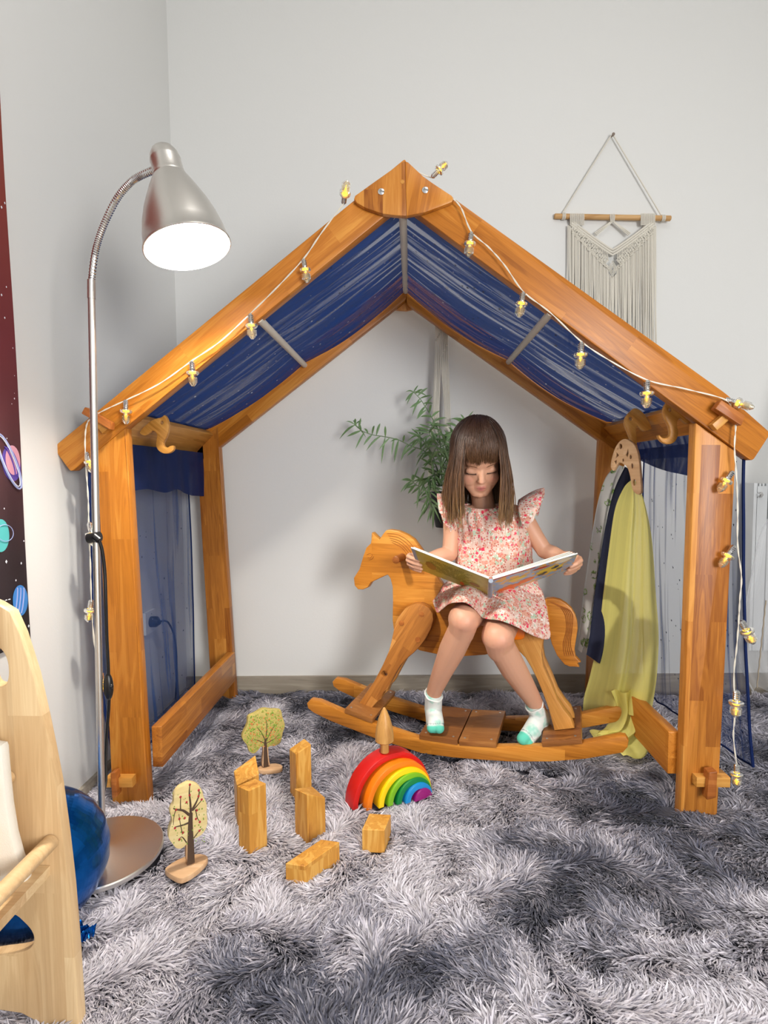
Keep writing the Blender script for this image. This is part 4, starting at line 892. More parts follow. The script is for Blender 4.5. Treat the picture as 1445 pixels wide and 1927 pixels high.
# ================================================================ CLIMBING FRAME (birch, bottom left)
YB = .855
cf = empty('climbing_frame', P(-40,1900,Y=YB), 'pale birch climbing frame with cut-outs and round rungs at the lower left edge', 'climbing frame')
def zz(l): return [(x/3.655, 1400+y/3.655) for x, y in l]
outl = [(-150,1150),(-80,1128),(-30,1126),(-8,1136),(18,1152),(37,1194),(62,1272),(81,1357),(92,1410),(106,1482),(119,1578),(130,1674),(139,1783),(148,1920),(152,1990),(84,1990),(80,1945),(66,1922),(40,1908),(0,1902),(-60,1905),(-150,1912)]
plf = Plane(P(0,1900,Y=YB), (0,0,1), (0,-1,0))
pan = slab('side_panel', plf, outl, .022, W_BIRCH, cf, bev=.003,
    holes=[[p.xy for p in cr([Vector((x,y,0)) for x, y in ((-10,1218),(4,1226),(13,1245),(15,1270),(11,1286),(2,1291),(-14,1285),(-22,1250))], 4)],
           [p.xy for p in cr([Vector((x,y,0)) for x, y in ((-45,1738),(-10,1728),(24,1722),(44,1736),(58,1752),(63,1768),(58,1782),(42,1791),(0,1797),(-45,1800),(-60,1770))], 4)]])
for (x, y), r in (((97,1583), .0125), ((18,1461), .011)):
    c = P(x, y, Y=YB); b = MB(); b.tube([c+V(0,-.002,0), c+V(0,-.45,0)], r, 24); b.ellipsoid(c+V(0,-.45,0), (r,.003,r)); mk('rung', b, W_BIRCH if r > .012 else W_BIRCH, cf)
c = P(95,1628,Y=YB); k = YB/FPX
b = MB(); b.box((c.x-.045, YB-.45, c.z-.016), (c.x, YB-.001, c.z)); mk('crossbar', b, W_BIRCH, cf)
c = P(29,1522,Y=YB); b = MB(); b.box((c.x-.02, YB-.45, c.z-.085), (c.x, YB-.001, c.z)); mk('crossbar', b, W_BIRCH, cf)
cl = [(-60,1395),(0,1404),(3,1412),(6,1450),(13,1520),(22,1575),(33,1616),(47,1655),(47,1668),(38,1677),(0,1712),(-60,1760)]
o = slab('floor_cushion', Plane(P(0,1600,Y=.815), (0,0,1), (0,-1,0)), cl, .02, plain('white canvas', '#ece6da', .85, bump=.3, bscale=500), None, bev=.006); tag(o, 'white canvas cushion leaning in the birch climbing frame at the left edge', 'cushion')
# ================================================================ BOOK
L1, L0, S1, S0 = P(773,1031,Y=1.60), P(788,1071,Y=1.77), P(919,1089,Y=1.58), P(917,1121,Y=1.74)
R1, R0, T1, T0 = P(1087,1042,Y=1.60), P(1074,1069,Y=1.77), P(928,1090,Y=1.58), P(927,1122,Y=1.74)
L0 = PN(788,1071,S1,(S1-L1).cross(S0-S1)); R0 = PN(1074,1069,T1,(T1-R1).cross(T0-T1))
book = empty('picture_book', S0.lerp(T0, .5), 'open hardcover picture book held by the girl, yellow back cover and colourful front cover showing', 'book')
def sheet(a, b, c, d, t, up):   # quad a(out far) b(spine far) c(spine near) d(out near) thickened along up
    n = up.normalized()*t; return [a, b, c, d, a+n, b+n, c+n, d+n], [(0,3,2,1),(4,5,6,7),(0,1,5,4),(1,2,6,5),(2,3,7,6),(3,0,4,7)]
M_CY = None
def covermat(name, base, pal, sc):
    m, nt, N, L, b = newmat(name); tc = N.new('ShaderNodeTexCoord'); n = N.new('ShaderNodeTexNoise'); n.inputs['Scale'].default_value = sc; n.inputs['Detail'].default_value = 3; n.inputs['Distortion'].default_value = 1; L.new(tc.outputs['Object'], n.inputs['Vector'])
    st = [(0.0, C(pal[0]))]+[(.32+.4*i/(len(pal)-1), C(c)) for i, c in enumerate(pal)][1:]; r = ramp(N, st); r.color_ramp.interpolation = 'EASE'; L.new(n.outputs['Fac'], r.inputs[0]); L.new(r.outputs[0], b.inputs['Base Color']); b.inputs['Roughness'].default_value = .3; return m
M_BACK = covermat('yellow back cover', 0, ['#9a9440','#a89c3c','#b3a846','#a99b38'], 14)
M_FRONT = covermat('illustrated front cover', 0, ['#c9834a','#d9a34a','#8fa6c0','#7e9ab8','#c7b46a','#86a0bc'], 26)
M_EDGE = plain('white board edge', '#e4e2da', .5); M_GREYC = plain('grey blue cover edge', '#8b95a5', .4); M_PAGE = plain('page paper', '#e9e6dc', .7, var=.04)
nL = (S1-L1).cross(L0-L1); nL = nL if nL.dot(CAMPOS-L1) < 0 else -nL    # away from the camera, inner side
nR = (R1-T1).cross(R0-T1); nR = nR if nR.dot(CAMPOS-R1) < 0 else -nR
b = MB(); b.add(*sheet(L1, S1, S0, L0, .003, nL)); cvl = mk('back_cover', b, M_EDGE, book, sharp=20)
b = MB(); b.add(*sheet(R1, T1, T0, R0, .003, nR)); cvr = mk('front_cover', b, M_EDGE, book, sharp=20)
def patch_(a, b_, c, d, f, nn, o=-.0004):   # inset rectangle f=(u0,u1,v0,v1) on the outside of a cover
    u0, u1, v0, v1 = f; q = lambda u, v: a.lerp(b_, u).lerp(d.lerp(c, u), v)+nn.normalized()*o; return [q(u0,v0), q(u1,v0), q(u1,v1), q(u0,v1)]
def lay(name, quad_, mat, par):
    b = MB(); b.add([*quad_], [(0,1,2,3)]); return mk(name, b, mat, par, sharp=None)
lay('printed_paper', patch_(L1,S1,S0,L0,(.05,1,.02,1),nL), M_BACK, cvl); lay('cover_edge', patch_(L1,S1,S0,L0,(0,.05,.0,1),nL), M_GREYC, cvl)
lay('printed_paper', patch_(T1,R1,R0,T0,(0,1,.02,1),nR), M_FRONT, cvr)
TXT = plain('cover text ink', '#6d6420', .6)
b = MB()
for k in range(11):   # lines of small print
    v_ = .18+.05*k; a_, c_ = .22+.02*k*.3, .80-.05*(k % 3)
    for j in range(22):
        u_ = lerp(a_, c_, j/22); 
        if (j*7+k*5) % 6 == 0: continue
        q = patch_(L1,S1,S0,L0,(u_, u_+.019, v_, v_+.018), nL, -.0008); b.add(q, [(0,1,2,3)])
mk('cover_text', b, TXT, cvl, sharp=None)
def blob(cov, par, name, u, v, ru_, rv_, mat, n=18, o=-.0009):
    a, bq_, c, d, nn = cov; q = lambda uu, vv: a.lerp(bq_, uu).lerp(d.lerp(c, uu), vv)+nn.normalized()*o
    b = MB(); b.add([q(u+ru_*math.cos(2*pi*i/n)*(1+.15*math.sin(3*i)), v+rv_*math.sin(2*pi*i/n)) for i in range(n)], [tuple(range(n))]); return mk(name, b, mat, par, sharp=None)
cL = (L1,S1,S0,L0,nL); cR = (T1,R1,R0,T0,nR)
M_BR = plain('print brown', '#8a6420', .4); M_OR = plain('print orange', '#e2702a', .4); M_BL = plain('print navy', '#3c4a6a', .4); M_YE = plain('print yellow', '#d9b840', .4); M_CR = plain('print cream', '#e0d3b8', .4); M_RE = plain('print red', '#b8342c', .4)
blob(cL, cvl, 'printed_picture', .22,.52,.07,.18,M_BR); blob(cL, cvl, 'printed_picture', .64,.84,.03,.10,M_OR); blob(cL, cvl, 'printed_picture', .82,.62,.07,.09,M_BR)
for u, v, a_, c_, mm in ((.84,.14,.10,.13,M_CR),(.70,.50,.16,.20,M_YE),(.62,.62,.06,.10,M_BL),(.76,.44,.05,.09,M_BL),(.82,.62,.04,.08,M_BL),(.20,.80,.16,.14,M_OR),(.42,.70,.10,.12,M_OR),(.30,.40,.12,.08,M_YE),(.58,.20,.10,.05,M_RE)): blob(cR, cvr, 'printed_picture', u,v,a_,c_,mm)
b = MB(); b.add([*patch_(T1,R1,R0,T0,(0,.5,.0,.045),nR,-.001)], [(0,1,2,3)]); mk('red_band', b, M_RE, cvr, sharp=None)
# spine, pages
b = MB(); m1 = S1.lerp(T1,.5)-(nL.normalized()+nR.normalized())*.003; m0 = S0.lerp(T0,.5)-(nL.normalized()+nR.normalized())*.003
b.tube([m1.lerp(m0, i/6) for i in range(7)], .0065, 12); mk('spine', b, M_GREYC, book)
b = MB(); iL = nL.normalized(); iR = nR.normalized()
for k in range(2): o = .0034+.0016*k; a_ = .02+.012*k; b.add(*sheet(L1.lerp(S1,a_)+iL*o, S1+iL*o, S0+iL*o, L0.lerp(S0,a_)+iL*o, .0012, iL))
for k in range(3): o = .0036+.0020*k+.0; a_ = .03+.02*k; b.add(*sheet(R1.lerp(T1,a_)+iR*(o+.002*k), T1+iR*o, T0+iR*o, R0.lerp(T0,a_)+iR*(o+.002*k), .0016, iR))
mk('pages', b, M_PAGE, book, sharp=20)

# ================================================================ THE GIRL
girl = empty('person', P(925,1150,Y=1.86), 'girl in pink floral dress and white socks sitting on the rocking horse, reading a book', 'person')
E0 = P(905.5,892,Y=1.735); HC = E0+V(0, .072, .049)
HR = Matrix.Rotation(math.radians(-3), 3, 'Y') @ Matrix.Rotation(math.radians(33), 3, 'X')
def hl_(x, y, z): return HC+HR @ V(x, y, z)
B = MB()
# head
B.ellipsoid(hl_(0,.014,.036), (.0765,.092,.084), HR, 32, 20)
B.ellipsoid(hl_(0,-.024,-.020), (.0615,.058,.078), HR, 28, 18)
B.capsule(hl_(-.036,-.045,-.042), .0260, hl_(-.014,-.060,-.086), .0175); B.capsule(hl_(.036,-.045,-.042), .0260, hl_(.014,-.060,-.086), .0175)
B.ellipsoid(hl_(0,-.064,-.093), (.016,.014,.013), HR); B.capsule(hl_(-.045,0,-.055), .02, hl_(-.015,-.045,-.082), .018); B.capsule(hl_(.045,0,-.055), .02, hl_(.015,-.045,-.082), .018)
B.ellipsoid(hl_(0,-.055,.03), (.05,.028,.04), HR)
B.capsule(hl_(0,-.0715,.004), .0105, hl_(0,-.0850,-.024), .0105); B.ellipsoid(hl_(0,-.0905,-.0295), (.0095,.0080,.0075), HR)
B.ellipsoid(hl_(-.0085,-.085,-.0305), (.0062,.0075,.0055), HR); B.ellipsoid(hl_(.0085,-.085,-.0305), (.0062,.0075,.0055), HR)
for s_ in (-1, 1):
    B.ellipsoid(hl_(s_*.0315,-.0655,-.0015), (.0175,.0105,.0115), HR); B.ellipsoid(hl_(s_*.074,.012,-.008), (.008,.015,.022), HR)
    B.ellipsoid(hl_(s_*.033,-.056,-.036), (.026,.022,.028), HR)
B.capsule(hl_(-.013,-.0745,-.0585), .0046, hl_(0,-.0785,-.0565), .0052); B.capsule(hl_(.013,-.0745,-.0585), .0046, hl_(0,-.0785,-.0565), .0052)
B.capsule(hl_(-.0095,-.0725,-.0655), .0050, hl_(.0095,-.0725,-.0655), .0050); B.ellipsoid(hl_(0,-.0775,-.0655), (.009,.005,.0045), HR); B.ellipsoid(hl_(0,-.068,-.062), (.023,.014,.020), HR)
nkb = P(912,962,Y=1.86)
B.capsule(hl_(0,.02,-.05), .036, nkb, .037)
# torso
def Q(x, y, Y): return P(x, y, Y=Y)
B.capsule(Q(868,970,1.865), .034, Q(966,968,1.865), .034)
B.ellipsoid(Q(918,1008,1.865), (.104,.062,.095)); B.ellipsoid(Q(926,1080,1.865), (.100,.068,.11)); B.ellipsoid(Q(926,1148,1.875), (.112,.082,.065))
# arms
SL, SR_ = Q(853,972,1.865), Q(981,969,1.865)
EL, ER = Q(846,1042,1.845), Q(1024,1036,1.845)
WLh, WRh = Q(793,1056,1.79), Q(1075,1056,1.785)
B.capsule(SL, .034, SL.lerp(EL,.55), .0275); B.capsule(SL.lerp(EL,.5), .0275, EL, .026); B.capsule(EL, .0265, EL.lerp(WLh,.35), .027); B.capsule(EL.lerp(WLh,.35), .027, WLh, .0165)
B.capsule(SR_, .034, SR_.lerp(ER,.55), .0285); B.capsule(SR_.lerp(ER,.5), .0285, ER, .026); B.capsule(ER, .0265, ER.lerp(WRh,.35), .027); B.capsule(ER.lerp(WRh,.35), .027, WRh, .0165)
def chain(pts, rs):
    for i in range(len(pts)-1): B.capsule(pts[i], rs[i], pts[i+1], rs[i+1], 12, 4)
# her right hand (left in the picture): palm beside the cover edge, fingers wrap round its outside
palm = Q(777,1052,1.755); chain([WLh, Q(785,1053,1.775), palm], [.0165,.0165,.0145]); chain([Q(776,1046,1.752), Q(780,1062,1.768)], [.011,.011])
fk = [((771,1044,1.735),(768,1047,1.706),(777,1051,1.690),(789,1055,1.690)), ((770,1050,1.745),(767,1054,1.714),(777,1059,1.697),(792,1064,1.697)),
      ((773,1056,1.752),(769,1061,1.722),(778,1066,1.706),(793,1071,1.705)), ((777,1061,1.76),(773,1067,1.732),(780,1071,1.717),(791,1075,1.716))]
for a in fk: chain([palm]+[Q(*p) for p in a], [.009,.0074,.0072,.0066,.0056])
chain([Q(784,1048,1.775), Q(789,1040,1.765), Q(800,1043,1.752), Q(810,1047,1.745)], [.009,.0085,.008,.0065])
# her left hand
palm2 = Q(1085,1057,1.752); chain([WRh, Q(1082,1055,1.77), palm2], [.0165,.0165,.0145]); chain([Q(1086,1050,1.748), Q(1082,1066,1.765)], [.011,.011])
fk2 = [((1091,1050,1.735),(1093,1055,1.708),(1085,1061,1.692),(1074,1067,1.690)), ((1091,1056,1.745),(1092,1062,1.715),(1083,1068,1.700),(1070,1073,1.697)),
       ((1088,1061,1.752),(1088,1068,1.722),(1079,1073,1.706),(1066,1077,1.704)), ((1084,1066,1.76),(1082,1073,1.732),(1074,1078,1.717),(1063,1080,1.715))]
for a in fk2: chain([palm2]+[Q(*p) for p in a], [.009,.0074,.0072,.0066,.0056])
chain([Q(1079,1051,1.77), Q(1074,1042,1.762), Q(1064,1042,1.75), Q(1056,1045,1.745)], [.009,.0085,.008,.0065])
# legs
HLp, HRp = Q(898,1140,1.87), Q(955,1145,1.87)
KL, KR = Q(873,1166,1.665), Q(938,1200,1.645)
B.capsule(HLp, .060, KL+V(0,.02,-.004), .0465); B.capsule(KL, .0455, KL+V(-.006,.022,-.045), .040); B.ellipsoid(KL+V(0,-.012,0), (.037,.036,.038))
CL = Q(851,1222,1.725); AL = Q(817,1300,1.81)
B.capsule(KL+V(0,.01,-.02), .041, CL, .0415); B.capsule(CL, .0415, Q(833,1262,1.765), .033); B.capsule(Q(833,1262,1.765), .033, AL, .0255); B.capsule(AL, .0255, Q(817,1325,1.835), .025)
B.capsule(HRp, .060, KR+V(0,.02,-.002), .048); B.capsule(KR, .0465, KR+V(.008,.02,-.04), .041); B.ellipsoid(KR+V(0,-.012,0), (.038,.036,.038))
CRt = Q(966,1258,1.695); AR = Q(1008,1325,1.755)
B.capsule(KR+V(.004,.01,-.02), .042, CRt, .0405); B.capsule(CRt, .0405, Q(988,1293,1.725), .033); B.capsule(Q(988,1293,1.725), .033, AR, .025); B.capsule(AR, .025, Q(1016,1342,1.775), .025)
def fuse(b, vox, it, name):
    me = b.mesh(name); o = bpy.data.objects.new(name, me); COL.objects.link(o)
    r = o.modifiers.new('r', 'REMESH'); r.mode = 'VOXEL'; r.voxel_size = vox; r.use_smooth_shade = True
    s_ = o.modifiers.new('s', 'SMOOTH'); s_.factor = .5; s_.iterations = it
    dg = bpy.context.evaluated_depsgraph_get(); m2 = bpy.data.meshes.new_from_object(o.evaluated_get(dg)); bpy.data.objects.remove(o); return m2
sk = fuse(B, .0026, 5, 'body')
HRi = HR.inverted()
co_ = np.empty(len(sk.vertices)*3, np.float32); sk.vertices.foreach_get('co', co_); co_ = co_.reshape(-1, 3)
lc = (co_-np.array(HC)) @ np.array(HRi).T
def gk(c, r): return np.exp(-(((lc-np.array(c))/np.array(r))**2).sum(1))
lip = np.clip(1.3*gk((0,-.082,-.0570),(.0145,.02,.0038))+1.3*gk((0,-.080,-.0660),(.012,.02,.0042)), 0, 1)
chk = .5*(gk((-.040,-.065,-.028),(.016,.03,.015))+gk((.040,-.065,-.028),(.016,.03,.015))+.5*gk((0,-.1,-.03),(.01,.02,.008)))
lips_col = lip*(lc[:, 1] < -.06); knee = sum(np.exp(-((co_-np.array(k+V(0,-.03,0)))**2).sum(1)/.03**2) for k in (KL, KR))*.4
a_ = np.ones((len(co_), 4), np.float32); a_[:, 0] = lips_col; a_[:, 1] = np.clip(chk*(lc[:, 1] < -.03)+knee, 0, 1); a_[:, 2] = 0
ca = sk.color_attributes.new('tint', 'FLOAT_COLOR', 'POINT'); ca.data.foreach_set('color', a_.ravel())
m, nt, N, L, bb = newmat('skin'); at = N.new('ShaderNodeAttribute'); at.attribute_name = 'tint'; sp = N.new('ShaderNodeSeparateColor'); L.new(at.outputs['Color'], sp.inputs[0])
m1_ = N.new('ShaderNodeMix'); m1_.data_type = 'RGBA'; m1_.inputs['A'].default_value = C('#cf9c80'); m1_.inputs['B'].default_value = C('#cc8270'); L.new(sp.outputs[1], m1_.inputs['Factor'])
m2_ = N.new('ShaderNodeMix'); m2_.data_type = 'RGBA'; m2_.inputs['B'].default_value = C('#c0716a'); L.new(sp.outputs[0], m2_.inputs['Factor']); L.new(m1_.outputs['Result'], m2_.inputs['A'])
L.new(m2_.outputs['Result'], bb.inputs['Base Color']); bb.inputs['Roughness'].default_value = .5; bb.inputs['Subsurface Weight'].default_value = .12; bb.inputs['Subsurface Radius'].default_value = (.02,.008,.004); bb.inputs['Subsurface Scale'].default_value = .3
M_SKIN = m
body_o = mk('body', sk, M_SKIN, girl, sharp=None); sk.polygons.foreach_set('use_smooth', [True]*len(sk.polygons))
bvh = BVHTree.FromPolygons([v.co.copy() for v in sk.vertices], [tuple(p.vertices) for p in sk.polygons])
def face(x, z, o=.0):   # point on the face surface
    s_ = hl_(x, -.2, z); d = HR @ V(0,1,0); h = bvh.ray_cast(s_, d); return (h[0] if h[0] else hl_(x,-.08,z))-d*o
M_LASH = plain('dark lashes', '#2a1a14', .7); M_BROW = plain('brown eyebrows', '#7a5238', .8)
b = MB()
for s_ in (-1, 1):
    arc = [(s_*(.0315+.0145*math.cos(t)), -.0045-.0042*math.sin(t)) for t in np.linspace(0, pi, 11)]
    b.tube([face(x, z, .0004) for x, z in arc], [.0005,.0009,.0012,.0013,.0013,.0013,.0013,.0013,.0012,.0009,.0005], 6)
    for t in np.linspace(.25, pi-.25, 12): x, z = s_*(.0315+.0145*math.cos(t)), -.0045-.0042*math.sin(t); p = face(x, z, .0006); b.tube([p, p+HR @ V((x-s_*.0315)*.14, -.0035, -.0035)], [.0005,.0002], 4)
mk('eyelashes', b, M_LASH, girl)
b = MB()
for s_ in (-1, 1): b.tube([face(s_*(.014+.032*t), .0165+.005*math.sin(t*pi)*1, .0004) for t in np.linspace(0, 1, 9)], [.0008,.0016,.0019,.0019,.0018,.0016,.0013,.001,.0005], 6)
mk('eyebrows', b, M_BROW, girl)
b = MB()
for s_ in (-1, 1): b.tube([face(s_*(.0315+.016*math.cos(t)), .002+.0062*math.sin(t), .0000) for t in np.linspace(.2, pi-.2, 9)], .0006, 5)
pass
b = MB(); b.tube([face(x, -.0612-.010*abs(x)*abs(x)*100*.6, .0002) for x in np.linspace(-.0145, .0145, 11)], [.0003]+[.0008]*9+[.0003], 6); mk('mouth_line', b, plain('mouth line', '#8a4540', .6), girl)

# hair
m, nt, N, L, bb = newmat('brown hair'); at = N.new('ShaderNodeAttribute'); at.attribute_name = 'hair'; sp = N.new('ShaderNodeSeparateColor'); L.new(at.outputs['Color'], sp.inputs[0])
rp = ramp(N, [(0, C('#20130e')), (.4, C('#3c2619')), (.75, C('#6e4b2e')), (1, C('#93703f'))]); L.new(sp.outputs[0], rp.inputs[0])
hv_ = N.new('ShaderNodeHueSaturation'); mr = N.new('ShaderNodeMapRange'); mr.inputs['To Min'].default_value = .7; mr.inputs['To Max'].default_value = 1.3; L.new(sp.outputs[1], mr.inputs['Value']); L.new(mr.outputs[0], hv_.inputs['Value']); L.new(rp.outputs[0], hv_.inputs['Color']); L.new(hv_.outputs[0], bb.inputs['Base Color'])
bb.inputs['Roughness'].default_value = .38; bb.inputs['Specular IOR Level'].default_value = .45; M_HAIR = m
R_ = random.Random(21); b = MB(); attr = []
def addhair(pts, w0, w1, tone0, tone1, flat=None):
    n0 = len(b.v); k = len(pts); b.tube(pts, [lerp(w0, w1, (i/(k-1))**2) for i in range(k)], 4, cap=False)
    rv = R_.random()
    for i in range(k):
        for _ in range(4): attr.append((lerp(tone0, tone1, i/(k-1)), rv))
# cap beneath the strands
hc = (0, .016, .038); hr = (.083, .098, .091)
n0 = len(b.v); nn = 40; kk = 22; vs = []; ok = []
crown = V(0, .38, .92).normalized(); cM = crown.to_track_quat('Z', 'Y').to_matrix()
def sdir(ph, th):   # direction in head space: polar angle th from the crown, azimuth ph (0 = front)
    x = math.sin(th)*math.sin(ph); f = math.sin(th)*math.cos(ph); z = math.cos(th)
    ez = crown; ef = (V(0,-1,0)-ez*V(0,-1,0).dot(ez)).normalized(); ex = V(1,0,0)
    return (ex*x+ef*f+ez*z).normalized()
def son(d, k=1.0): return V(hc[0]+d.x*hr[0]*k, hc[1]+d.y*hr[1]*k, hc[2]+d.z*hr[2]*k)
def thmax(ph): # how far the cap reaches
    a = abs(((ph+pi) % (2*pi))-pi); return lerp(1.15, 1.75, sstep(a, .45, 1.0))
for i in range(kk+1):
    for j in range(nn):
        ph = 2*pi*j/nn; p = son(sdir(ph, thmax(ph)*i/kk+1e-3), .965); vs.append(HC+HR @ p); attr.append((.05+.25*i/kk, .2))
b.add(vs, [(i*nn+j, i*nn+(j+1) % nn, (i+1)*nn+(j+1) % nn, (i+1)*nn+j) for i in range(kk) for j in range(nn)])
zend = .9-(966-894)/1050*1.80
for s in range(3400):
    ph = R_.uniform(-pi, pi); a = abs(ph)
    layer = R_.uniform(.97, 1.06)+(.03*R_.random() if R_.random() < .06 else 0); part = R_.uniform(0, .28)
    if a < .62:      # fringe
        the = (1.98 if R_.random() < .42 else R_.uniform(1.62,1.92))+R_.gauss(0,.03)+.14*nz(ph*8, 3.3)-.22*math.exp(-((ph-.04)/.05)**2)-.03*(a/.62)**2; ths = R_.uniform(.05,.5) ; pts = []
        ph0 = ph*R_.uniform(.8,1.15)+R_.uniform(-.03,.03)
        for i in range(9):
            t = i/8; th_ = lerp(ths, the, t); k_ = layer*(1+.02*math.sin(t*pi))*(1+.012*t*t) ; p = son(sdir(lerp(ph*.9, ph0, t)+.04*math.sin(t*6+s), th_), k_)
            if t > .7: p = p+V(0,-.005*(t-.7)*3.3,0)
            pts.append(HC+HR @ p)
        clump = .0010+.0006*R_.random(); addhair(pts, clump, .0003, .12, .62); continue
    ths = R_.uniform(.02,.7); the = 1.15+.45*sstep(a, .6, 1.6); pts = []
    for i in range(8):
        t = i/7; p = son(sdir(ph+.03*math.sin(s)*t, lerp(ths, the, t)), layer); pts.append(HC+HR @ p)
    q = pts[-1]; tg = (pts[-1]-pts[-2]).normalized(); rel = q-HC
    out = V(rel.x, rel.y*.6, 0); out = out.normalized() if out.length > 1e-3 else V(0,1,0)
    ze = zend+R_.gauss(0,.019)+.012*nz(ph*5, 9)+(.02 if a > 2.4 else 0); dz = q.z-ze
    if dz < .03: continue
    tip = V(HC.x+rel.x*1.02+R_.gauss(0,.008)+out.x*.010, q.y+out.y*.02+R_.gauss(0,.006), ze)
    if a < 1.5: tip.y = min(tip.y, 1.80-.0)+R_.gauss(0,.004); tip.x = HC.x+math.copysign(max(abs(tip.x-HC.x), .052), ph)
    c1 = q+tg*dz*.30; c2 = V(lerp(q.x, tip.x, .75)+out.x*.014, lerp(q.y, tip.y, .7), lerp(q.z, tip.z, .62))
    wob = R_.uniform(0, 6)
    for i in range(1, 13):
        t = i/12; p = (1-t)**3*q+3*(1-t)**2*t*c1+3*(1-t)*t*t*c2+t**3*tip; p = p+V(.0022*math.sin(t*5+wob), .002*math.cos(t*4+wob), 0)*t; pts.append(p)
    addhair(pts, .0013, .0004, .1, lerp(.75, 1.0, R_.random()))
me = bpy.data.meshes.new('hair'); me.from_pydata(b.v, [], b.f); ca = me.color_attributes.new('hair', 'FLOAT_COLOR', 'POINT')
aa = np.ones((len(b.v), 4), np.float32); at_ = np.array(attr, np.float32)
aa[:, :2] = at_; ca.data.foreach_set('color', aa.ravel()); me.polygons.foreach_set('use_smooth', [True]*len(me.polygons)); mk('hair', me, M_HAIR, girl, sharp=None)

# dress
m, nt, N, L, bb = newmat('pink floral cotton'); M_DRESS = m; tc = N.new('ShaderNodeTexCoord')
def vor(scale, w_):
    mp = N.new('ShaderNodeMapping'); mp.inputs['Location'].default_value = (w_, w_*2, w_*3); L.new(tc.outputs['Object'], mp.inputs[0])
    nn_ = N.new('ShaderNodeTexNoise'); nn_.inputs['Scale'].default_value = scale*.9; L.new(mp.outputs[0], nn_.inputs['Vector'])
    ad = N.new('ShaderNodeVectorMath'); ad.operation = 'MULTIPLY_ADD'; L.new(nn_.outputs['Color'], ad.inputs[0]); ad.inputs[1].default_value = (.6/scale,)*3; L.new(mp.outputs[0], ad.inputs[2])
    v = N.new('ShaderNodeTexVoronoi'); v.inputs['Scale'].default_value = scale; L.new(ad.outputs[0], v.inputs['Vector']); return v
def layer(prev, v, rad, cols, dens):
    sp = N.new('ShaderNodeSeparateColor'); L.new(v.outputs['Color'], sp.inputs[0]); r = ramp(N, [(i/len(cols), C(c)) for i, c in enumerate(cols)]+[(1, C(cols[-1]))]); r.color_ramp.interpolation = 'CONSTANT'; L.new(sp.outputs[0], r.inputs[0])
    lt = N.new('ShaderNodeMath'); lt.operation = 'LESS_THAN'; L.new(v.outputs['Distance'], lt.inputs[0]); lt.inputs[1].default_value = rad
    g = N.new('ShaderNodeMath'); g.operation = 'LESS_THAN'; L.new(sp.outputs[1], g.inputs[0]); g.inputs[1].default_value = dens
    mu = N.new('ShaderNodeMath'); mu.operation = 'MULTIPLY'; L.new(lt.outputs[0], mu.inputs[0]); L.new(g.outputs[0], mu.inputs[1])
    x = N.new('ShaderNodeMix'); x.data_type = 'RGBA'; L.new(mu.outputs[0], x.inputs['Factor']); 
    if isinstance(prev, tuple): x.inputs['A'].default_value = prev
    else: L.new(prev, x.inputs['A'])
    L.new(r.outputs[0], x.inputs['B']); return x.outputs['Result']
o_ = layer(C('#d6b8ac'), vor(58, .3), .52, ['#cf9486','#aebfaa','#d29e8a','#dcc6bc'], .85)
o_ = layer(o_, vor(150, 1.3), .38, ['#c06c5c','#cc8270','#b0665a','#e6dad2','#c66a60'], .9)
o_ = layer(o_, vor(95, 2.1), .36, ['#cc4a60','#d47e74','#a9bda8','#cc5870','#e8e2de'], .42)
o_ = layer(o_, vor(52, 3.7), .26, ['#dc3c58','#e05468'], .42)
L.new(o_, bb.inputs['Base Color']); bb.inputs['Roughness'].default_value = .85; bb.inputs['Specular IOR Level'].default_value = .15
dress = empty('dress', P(926,1080,Y=1.86), None, None); dress.parent = girl; dress.matrix_parent_inverse = girl.matrix_basis.inverted()
bod = [(950,906,.056,.046,1.838),(955,911,.080,.056,1.852),(963,915,.108,.064,1.862),(975,919,.123,.070,1.865),(1000,925,.124,.078,1.865),(1030,928,.124,.083,1.865),(1060,929,.128,.086,1.865),(1086,930,.134,.088,1.865)]
ys_ = [k[0] for k in bod]
def ring(y, ph):
    cx, rx, ry, Yc = (float(np.interp(y, ys_, [k[i] for k in bod])) for i in (1,2,3,4)); c = P(cx, y, Y=Yc)
    g = (1-sstep(y, 985, 1035))*.0045*math.cos(ph*26)*max(0, math.sin(ph))**2*sstep(y, 951, 960)+.004*nz(ph*2.5, y*.02, 3)+.003*math.sin(y*.09+ph*3)*sstep(y, 1030, 1070)
    dip = -.014*max(0, math.sin(ph))*(1-sstep(y, 950, 975))
    return c+V((rx+g)*math.cos(ph), -(ry+g)*math.sin(ph), dip)
hemF = [(1022,1128,1.80),(1031,1170,1.72),(1035,1200,1.69),(1013,1199,1.665),(989,1191,1.645),(968,1178,1.62),(941,1168,1.605),(920,1165,1.66),(905,1160,1.69),(893,1147,1.655),(875,1134,1.625),(858,1133,1.63),(843,1138,1.68),(831,1146,1.735),(823,1153,1.79),(815,1132,1.85)]
hq = cr([P(x, y, Y=Y) for x, y, Y in hemF], 8, False)
bk = cr([P(815,1132,Y=1.85), P(830,1125,Y=1.95), P(870,1130,Y=2.0), P(925,1135,Y=2.01), P(985,1128,Y=1.97), P(1022,1128,Y=1.80)], 10, False)
def hem(ph):
    ph = ph % (2*pi)
    if ph <= pi: k = ph/pi*(len(hq)-1); i = min(int(k), len(hq)-2); return hq[i].lerp(hq[i+1], k-i)
    k = (ph-pi)/pi*(len(bk)-1); i = min(int(k), len(bk)-2); return bk[i].lerp(bk[i+1], k-i)
